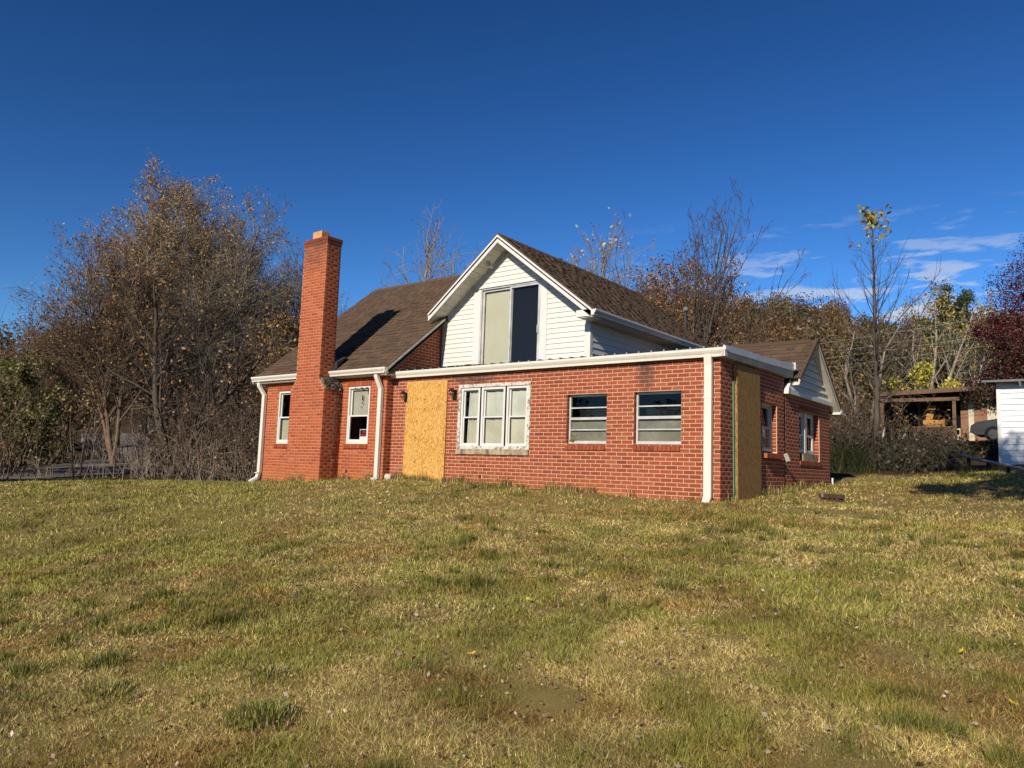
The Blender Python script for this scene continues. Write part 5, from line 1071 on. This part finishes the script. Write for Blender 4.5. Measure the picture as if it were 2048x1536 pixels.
# ------------------------------------------------------------------ white shed at the right edge
streaky('shed_white', (0.66, 0.67, 0.68), .6, .25); simple('shed_roof', (.10, .11, .12), .5, .4, var=.2)
SHX, SHY = 2.72, 10.75; z0 = .82
shed = empty('white_shed', (SHX, SHY, z0), 'white lap sided shed cut by the right edge of the view', 'shed')
SF = Fr((0, 0, 0), (1, 0, 0), (0, -1, 0)); SLt = Fr((0, 0, 0), (0, 1, 0), (-1, 0, 0))
mb = MB(); mb.box(.0, 3.4, .01, 2.6, -.15, 2.1); mb.build('wall', 'shed_white', shed)
mb = MB(); mb.box(-.04, 3.44, -.045, .01, -.15, .0); mb.build('sill_beam', 'rake_grey', shed)
for k in range(15):
    z = k*.140
    for fr, L, a0 in ((SF, 3.4, .06), (SLt, 2.6, .0)):
        mb = MB(); P = fr.p; zt_ = min(z+.145, 2.1)
        mb.hexa([P(a0, 0, z), P(L, 0, z), P(L, 0, zt_), P(a0, 0, zt_), P(a0, .030, z), P(L, .030, z), P(L, .004, zt_), P(a0, .004, zt_)]); mb.build('siding_plank', 'shed_white', shed)
mb = MB(); mb.box(-.03, .06, -.03, .0, 0, 2.1); mb.build('corner_board', 'trim_white', shed)
mb = MB(); mb.hexa([(-.30, -.32, 2.07), (3.7, -.32, 2.07), (3.7, 2.9, 2.35), (-.30, 2.9, 2.35), (-.30, -.32, 2.12), (3.7, -.32, 2.12), (3.7, 2.9, 2.40), (-.30, 2.9, 2.40)]); mb.build('roof', 'shed_roof', shed)
for x in (.45, 1.7, 3.0): mb = MB(); mb.prism([(x, -.0, 1.95), (x, -.0, 2.08), (x, -.25, 2.08)], [(x+.045, -.0, 1.95), (x+.045, -.0, 2.08), (x+.045, -.25, 2.08)]); mb.build('bracket', 'trim_white', shed)
simple('nb_dark', (.025, .02, .016), .9, .1)
simple('pipe_grey', (.30, .32, .33), .5, .3, var=.12)
mb = MB(); pp = [(1.55, 12.4, 1.20), (2.0, 11.2, 1.07), (2.55, 9.9, .93), (3.05, 8.4, .82), (3.5, 6.4, .68), (3.9, 4.8, .56)]; mb.tube(pp, .034, 10); o = mb.build('drain_pipe', 'pipe_grey', None, smooth=True, label='long pale drain pipe running downhill in front of the white shed', category='pipe')
for k in (1, 2, 3): mb = MB(); mb.box(pp[k][0]-.04, pp[k][0]+.04, pp[k][1]-.05, pp[k][1]+.05, gz(pp[k][0], pp[k][1])-.05, pp[k][2]-.03); mb.build('block_support', 'nb_dark', o)

# ------------------------------------------------------------------ neighbour house on the bank
simple('nb_wood', (.13, .08, .052), .8, .2, var=.25, scale=4); simple('nb_dark', (.025, .02, .016), .9, .1); simple('nb_tan', (.22, .115, .07), .8, .2, var=.12); simple('nb_cream', (.46, .42, .30), .7, .2); simple('nb_roof', (.10, .085, .075), .9, .1)
simple('nb_orange', (.36, .18, .05), .7, .2)
nx, ny = -.35, 28.6; nzb = gz(-1.5, 29)-.12
nb = empty('neighbour_house', (nx, ny, nzb), 'low brown house with a dark cluttered porch behind the bank', 'house')
b = MB(); b.box(-3.6, 4.5, 2.4, 8, -.5, 2.35); b.build('wall', 'nb_dark', nb)
b = MB(); b.box(-.02, 4.5, .9, 2.4, -.3, 2.15); b.build('brick_wall', 'nb_tan', nb)
b = MB(); b.hexa([(-3.3, -.5, 2.28), (1.0, -.5, 2.42), (1.0, 4, 3.0), (-3.3, 4, 2.8), (-3.3, -.5, 2.42), (1.0, -.5, 2.56), (1.0, 4, 3.1), (-3.3, 4, 2.9)]); b.build('porch_roof', 'nb_roof', nb)
b = MB(); b.hexa([(-3.3, -.56, 2.26), (1.0, -.56, 2.40), (1.0, -.5, 2.40), (-3.3, -.5, 2.26), (-3.3, -.56, 2.46), (1.0, -.56, 2.60), (1.0, -.5, 2.60), (-3.3, -.5, 2.46)]); b.build('fascia_board', 'nb_wood', nb)
b = MB(); b.box(-3.25, .1, -.40, -.25, 1.98, 2.14); b.build('porch_beam', 'nb_wood', nb)
b = MB(); b.hexa([(-.1, .3, 2.05), (5, .3, 2.05), (5, 4, 2.9), (-.1, 4, 2.9), (-.1, .3, 2.25), (5, .3, 2.25), (5, 4, 3.0), (-.1, 4, 3.0)]); b.build('roof', 'nb_wood', nb)
b = MB(); b.box(-4.4, -3.3, .5, 4, -.6, 1.4); b.build('lean_to', 'nb_dark', nb)
b = MB(); b.hexa([(-4.6, .2, 1.3), (-3.2, .2, 1.85), (-3.2, 4, 1.95), (-4.6, 4, 1.4), (-4.6, .2, 1.4), (-3.2, .2, 1.95), (-3.2, 4, 2.05), (-4.6, 4, 1.5)]); b.build('lean_to_roof', 'nb_roof', nb)
for x in (-3.15, -.12): b = MB(); b.box(x-.07, x+.07, -.36, -.22, -.3, 2.0); b.build('porch_post', 'nb_wood', nb)
b = MB(); b.box(-3.3, 0, -.3, 2.4, -.4, -.1); b.build('porch_floor', 'nb_wood', nb)
lat = MB()      # lattice skirt under the porch rail
for k in range(26):
    for s in (1, -1):
        x0 = -2.25+k*.13; x1 = x0+s*.75; a = max(-2.1, min(x0, x1)); 
        p, q = (x0, .0), (x1, .75)
        if min(x0, x1) < -2.15 or max(x0, x1) > -.1: 
            lo, hi = -2.15, -.1; t0, t1 = 0, 1
            dx = x1-x0; ts = sorted([(lo-x0)/dx, (hi-x0)/dx]); t0, t1 = max(0, ts[0]), min(1, ts[1])
            if t1-t0 < .08: continue
            p, q = (x0+dx*t0, .75*t0), (x0+dx*t1, .75*t1)
        yy = -.34 if s > 0 else -.32; lat.hexa([(p[0]-.02, yy, p[1]), (p[0]+.02, yy, p[1]), (q[0]+.02, yy, q[1]), (q[0]-.02, yy, q[1]), (p[0]-.02, yy+.012, p[1]), (p[0]+.02, yy+.012, p[1]), (q[0]+.02, yy+.012, q[1]), (q[0]-.02, yy+.012, q[1])])
lat.box(-2.2, -.1, -.36, -.30, .75, .80); lat.build('lattice', 'nb_wood', nb)
b = MB(); b.box(.30, .52, .84, .92, -.2, 2.05); b.build('door_casing', 'nb_cream', nb)
for k in range(4): b = MB(); b.box(1.05, 3.4, .84, .90, .2+k*.44, .63+k*.44); b.build('garage_panel', 'nb_cream', nb)
b = MB(); b.box(-.55, -.2, 2.3, 2.38, .2, 1.5); b.build('window_shutter', 'nb_cream', nb)
for k in range(4): b = MB(); b.box(-3.0, -2.15, -.55-.25*k, -.30-.25*k, -.25-.17*k, -.2-.17*k); b.build('step', 'nb_wood', nb)
b = MB(); b.tube([(-3.05, -.35, .75), (-2.95, -1.3, .15)], .04, 5); b.tube([(-2.95, -1.3, .2), (-2.95, -1.3, -.7)], .04, 5); b.tube([(-2.1, -.35, .7), (-2.1, -1.3, .1)], .04, 5); b.tube([(-2.1, -1.3, .15), (-2.1, -1.3, -.7)], .04, 5); b.build('stair_rail', 'rake_grey', nb)
wz = nzb
t = empty('cardboard_box', (nx-1.0, ny+.2, wz-.1), 'orange box standing on the neighbour porch', 'box'); b = MB(); b.box(-.45, .45, -.25, .25, .9, 1.22); b.build('box_body', 'nb_orange', t, bevel=.01); b = MB(); b.box(-.5, .5, -.3, .3, 0, .9); b.build('stand', 'nb_dark', t)
t = empty('folding_table', (nx-1.25, ny+.4, wz-.1), 'tan board leaning upright on the neighbour porch', 'board'); b = MB(); b.hexa([(-.2, 0, 1.1), (.05, 0, 1.05), (.05, .06, 1.05), (-.2, .06, 1.1), (-.05, .3, 2.0), (.28, .3, 1.98), (.28, .36, 1.98), (-.05, .36, 2.0)]); b.build('board', 'nb_orange', t); b = MB(); b.box(-.2, .1, 0, .3, 0, 1.1); b.build('prop', 'nb_dark', t)

# dark car parked by the neighbour house
simple('car_paint', (.010, .012, .017), .5, .3, 0, var=.1); simple('tyre', (.012, .012, .012), .9, .1); simple('chrome', (.03, .03, .032), .5, .4, .3); simple('headlight', (.62, .66, .70), .15, .6); glass('car_glass', (.10, .12, .14), .10)
cx, cy = .42, 25.6; cz = gz(1.5, 26.4)-.02
car = empty('parked_car', (cx, cy, cz), 'dark car parked in front of the neighbour house', 'car')
prof = [(.0, .42), (.03, .68), (.25, .84), (1.05, .98), (1.85, 1.42), (2.4, 1.50), (3.3, 1.46), (4.1, 1.08), (4.45, .98), (4.5, .45), (4.35, .28), (.2, .28)]
b = MB(); w0_, w1_ = .0, 1.72
def cp(p, y, k): return [(x, y+(.12*max(0, z-.9)/.6*k), z) for x, z in p]
b.prism(cp(prof, 0, 1), cp(prof, w1_, -1)); b.build('body', 'car_paint', car, bevel=.03)
b = MB(); b.prism([(1.22, -.0+.03, 1.02), (1.90, .09, 1.38), (2.35, .10, 1.44), (2.35, .02, 1.0)], [(1.22, .0+.02, 1.02), (1.90, .08, 1.38), (2.35, .09, 1.44), (2.35, .01, 1.0)]); b.build('car_window', 'car_glass', car)
b = MB(); b.hexa([(1.10, .14, 1.015), (1.10, 1.58, 1.015), (1.83, 1.5, 1.415), (1.83, .22, 1.415), (1.07, .14, 1.03), (1.07, 1.58, 1.03), (1.80, 1.5, 1.435), (1.80, .22, 1.435)]); b.build('windscreen', 'car_glass', car)
for y in (.06, 1.34): b = MB(); b.hexa([(-.015, y, .62), (-.015, y+.32, .62), (.16, y+.32, .79), (.16, y, .79), (.03, y, .60), (.03, y+.32, .60), (.22, y+.32, .76), (.22, y, .76)]); b.build('headlight', 'headlight', car)
for x in (.85, 3.6):
    for y in (-.02, 1.54):
        b = MB(); b.tube([(x, y, .33), (x, y+.2, .33)], .33, 20); wh = b.build('wheel', 'tyre', car); b = MB(); b.tube([(x, y-.008, .33), (x, y+.205, .33)], .2, 14); b.build('rim', 'chrome', wh)
b = MB(); b.box(-.03, .03, .5, 1.2, .45, .60); b.build('grille', 'tyre', car)

# power lines
def wire(a, c, sag, r, label, mat='lamp_black'):
    pts = []; a = Vector(a); c = Vector(c)
    for i in range(25): t = i/24; p = a+(c-a)*t; pts.append((p.x, p.y, p.z-sag*4*t*(1-t)))
    mb = MB(); mb.tube(pts, r, 5); mb.build('power_line', mat, None, label=label, category='cable', group='overhead lines crossing the hillside')
simple('wire_grey', (.24, .215, .18), .5, .4)
wire((-20, 20.0, 4.9), (9, 24.6, 8.1), .35, .009, 'highest thin pale wire crossing behind the slim tree', 'wire_grey'); wire((-20, 20.4, 4.65), (9, 25.0, 7.75), .4, .008, 'thin pale wire just under the highest one', 'wire_grey')
wire((-20, 20.0, 4.3), (9, 24.6, 7.25), .3, .008, 'middle pale wire crossing behind the slim tree', 'wire_grey'); wire((-20, 20.0, 3.9), (9, 24.6, 6.85), .3, .008, 'lower pale wire crossing behind the slim tree', 'wire_grey')
wire((-16, 20.6, 6.4), (9, 24.6, 6.6), .62, .016, 'thick black cable sagging lowest behind the slim tree')

# ------------------------------------------------------------------ small things on the lawn
simple('rusty_brown', (.07, .042, .032), .85, .2, var=.3, scale=14, bump=.4)
bx, by = 1.08, 2.05; bz = gz(bx, by)
t = empty('slotted_block', (bx, by, bz), 'dark brown slotted block lying on the grass by the side wall', 'block', rz=math.radians(-32))
b = MB(); b.box(-.235, .235, -.06, .06, .045, .115); b.build('block_body', 'rusty_brown', t, bevel=.006)
for x in (-.205, -.085, .03, .145): b = MB(); b.box(x, x+.06, -.055, .055, -.03, .046); b.build('foot', 'rusty_brown', t)
b = MB(); b.box(-.16, -.12, -.0625, .0, .06, .1165); b.build('chipped_patch', 'stone_sill', t)
def lump(name, label, cat, x, y, s, mat, seed):
    import bmesh
    bm = bmesh.new(); bmesh.ops.create_icosphere(bm, subdivisions=2, radius=1); rr = random.Random(seed)
    for v in bm.verts: v.co = Vector((v.co.x*s[0], v.co.y*s[1], v.co.z*s[2]))*(1+rr.uniform(-.22, .22))
    me = bpy.data.meshes.new(name); bm.to_mesh(me); bm.free(); me.materials.append(MAT[mat]); o = bpy.data.objects.new(name, me); o.location = (x, y, gz(x, y)+s[2]*.6); link(o, None, label=label, category=cat)
lump('white_stone', 'small white stone at the foot of the middle downspout', 'stone', -7.46, -.36, (.10, .06, .045), 'trim_white', 1)
lump('grey_stone', 'grey weathered stone beside the boarded front door corner', 'stone', -7.27, -.14, (.09, .07, .08), 'soffit_dirty', 2)
# fallen leaves: bright ones singly, the rest as litter
n = 11000; r = RNG.uniform(3.0**.8, 22**.8, n)**1.25; a = np.radians(RNG.uniform(-80, 2, n)); x, y = CAM[0]+r*np.sin(a), CAM[1]+r*np.cos(a)
k = (lawn_mask(x, y) > .5) & ~((x < .05) & (y > -.25)) & ~((x > -10.2) & (x < -8.7) & (y > -.85)) & ((vnoise(x, y, 1.7, 61)+.35*sstep(-6, 2, x)) > .45+.25*RNG.random(n)); x, y, r = x[k], y[k], r[k]
p = np.stack([x, y, ground(x, y)+RNG.uniform(.012, .04, len(x))], -1)
o = bpy.data.objects.new('fallen_leaves', leaf_mesh('fallen_leaves', p, (.010+.0005*r)*RNG.uniform(.6, 1.5, len(r)), [(.42, .34, .22), (.30, .21, .12), (.50, .43, .32), (.16, .085, .05), (.11, .06, .04), (.22, .13, .07)], 91, flat=.6)); link(o, None, kind='stuff', label='small pale curled leaves scattered in the lawn', category='leaf litter')
simple('leaf_yellow', (.62, .42, .03), .6, .2, var=.2, scale=30)
spots = [(1.9, -5.2), (2.62, -6.85), (.9, -6.1), (1.35, -7.3), (3.2, -3.6), (3.55, -4.6), (3.9, -5.9), (4.2, -6.6), (3.0, -1.9), (3.7, -.6), (2.9, 1.0), (-2.2, -6.0), (2.1, -2.6), (4.0, -2.6)]
lobes = [(0, -1), (.25, -.35), (.9, -.55), (.7, .05), (1.0, .5), (.35, .45), (0, 1.05), (-.35, .45), (-1.0, .5), (-.7, .05), (-.9, -.55), (-.25, -.35)]
lm_ = bpy.data.meshes.new('yellow_leaf'); lm_.from_pydata([(a*.038, b_*.038, .010*(a*a-b_*.3)) for a, b_ in lobes]+[(0, 0, .004)], [], [(i, (i+1) % 12, 12) for i in range(12)]); lm_.materials.append(MAT['leaf_yellow'])
l0 = None
for x, y in spots:
    o = bpy.data.objects.new('yellow_leaf', lm_) if l0 is None else l0.copy(); l0 = l0 or o; COL.objects.link(o)
    o.location = (x, y, gz(x, y)+.045); o.rotation_euler = (random.uniform(-.5, .5), random.uniform(-.5, .5), random.uniform(0, 6)); o.scale = (random.uniform(.55, .85),)*3
    o['label'] = 'bright yellow fallen leaf lying on the dry lawn'; o['category'] = 'leaf'; o['group'] = 'yellow leaves dropped on the lawn'
# thick dark green tufts in the foreground
def tuft(x, y, n, h, w, label, seed):
    g = np.random.default_rng(seed); a = g.uniform(0, 6.28, n); rr = w*np.sqrt(g.random(n)); bx = rr*np.cos(a); by = rr*np.sin(a)*.8; zz = ground(x+bx, y+by)-gz(x, y); hh = h*g.uniform(.4, 1.1, n)*(1.1-.75*(rr/w)**1.5); th = a+g.normal(size=n)*.8; l = hh*g.uniform(.1, .7, n)
    B = np.stack([bx, by, zz], -1); m1 = B+np.stack([np.cos(th)*l*.4, np.sin(th)*l*.4, hh*.7], -1); t2 = B+np.stack([np.cos(th)*l*1.2, np.sin(th)*l*1.2, hh*.95], -1); s = np.stack([np.sin(th), -np.cos(th), 0*th], -1)*g.uniform(.002, .0042, (n, 1))
    V = np.stack([B-s, B+s, m1-s*.8, m1+s*.8, t2], 1).reshape(-1, 3); b = np.arange(n)[:, None]*5; k = g.random((n, 1)); c = np.where(g.random((n, 1)) < .25, np.array([.40, .30, .13]), np.array([.065, .078, .013])*(1-k)+np.array([.30, .30, .06])*k); c = np.concatenate([np.repeat(c, 5, 0), np.ones((5*n, 1))], 1)
    o = bpy.data.objects.new('grass_tuft', mesh_np('grass_tuft', V, [b+np.array([[0, 1, 3, 2]]), b+np.array([[2, 3, 4]])], ['grass'], attrs={'col': ('FLOAT_COLOR', c)})); o.location = (x, y, gz(x, y)); link(o, None, label=label, category='grass tuft')
tuft(.95, -8.55, 800, .10, .24, 'largest dark green grass tuft near the bottom of the lawn, left of centre', 1)
tuft(-.25, -8.85, 420, .085, .20, 'dark green grass tuft near the lower left corner of the lawn', 2)
tuft(.45, -8.15, 300, .08, .20, 'green grass tuft just left of the largest dark tuft', 3)
tuft(-2.6, -.35, 130, .14, .14, 'grass tuft against the brick wall under the small steel window', 4)
tuft(.22, 2.6, 120, .15, .14, 'fresh green tuft against the side wall under the rowlock sill', 5)
g = np.random.default_rng(12); seg_ = [((-7.4, -.03), (-.3, -.03), 1500), ((-8.8, -.24), (-7.6, -.24), 260), ((-10.05, -.75), (-8.9, -.75), 170), ((-11.7, -.24), (-10.1, -.24), 320), ((.03, 1.7), (.04, 5.9), 500), ((.03, .1), (.03, .5), 40)]
B = []
for (a, b, n) in seg_:
    t = g.random(n); q = np.abs(g.normal(size=n))*.07; B.append(np.stack([a[0]+(b[0]-a[0])*t+(q if b[0] == a[0] or abs(b[0]-a[0]) < .1 else 0), a[1]+(b[1]-a[1])*t-(q if abs(b[0]-a[0]) > .1 else 0)], -1))
B = np.concatenate(B); n = len(B); keep = vnoise(B[:, 0], B[:, 1], .5, 71) > .42; B = B[keep]; n = len(B); B = np.column_stack([B, ground(B[:, 0], B[:, 1])]); hh = g.uniform(.05, .19, n)*(.5+vnoise(B[:, 0], B[:, 1], .35, 72)); th = g.uniform(0, 6.28, n); l = hh*g.uniform(.2, 1.1, n)
m1 = B+np.stack([np.cos(th)*l*.4, np.sin(th)*l*.4, hh*.7], -1); t2 = B+np.stack([np.cos(th)*l*1.2, np.sin(th)*l*1.2, hh*.95], -1); sd = np.stack([np.sin(th), -np.cos(th), 0*th], -1)*.005
V = np.stack([B-sd, B+sd, m1-sd*.8, m1+sd*.8, t2], 1).reshape(-1, 3); b = np.arange(n)[:, None]*5; c = np.array([(.38, .29, .12), (.5, .39, .17), (.14, .15, .035), (.24, .15, .06), (.20, .20, .05)])[g.integers(0, 5, n)]; c = np.concatenate([np.repeat(c, 5, 0), np.ones((5*n, 1))], 1)
link(bpy.data.objects.new('wall_foot_weeds', mesh_np('wall_foot_weeds', V, [b+np.array([[0, 1, 3, 2]]), b+np.array([[2, 3, 4]])], ['grass'], attrs={'col': ('FLOAT_COLOR', c)})), None, kind='stuff', label='dry straggly weeds along the foot of the brick walls', category='weeds')
for l in [o for o in bpy.data.objects if o.type == 'MESH' and not o.data.materials]: print('no material', l.name)
print('TRIS', sum(sum(len(p.vertices)-2 for p in me.polygons) if len(me.polygons) < 20000 else len(me.loops)-2*len(me.polygons) for me in bpy.data.meshes))
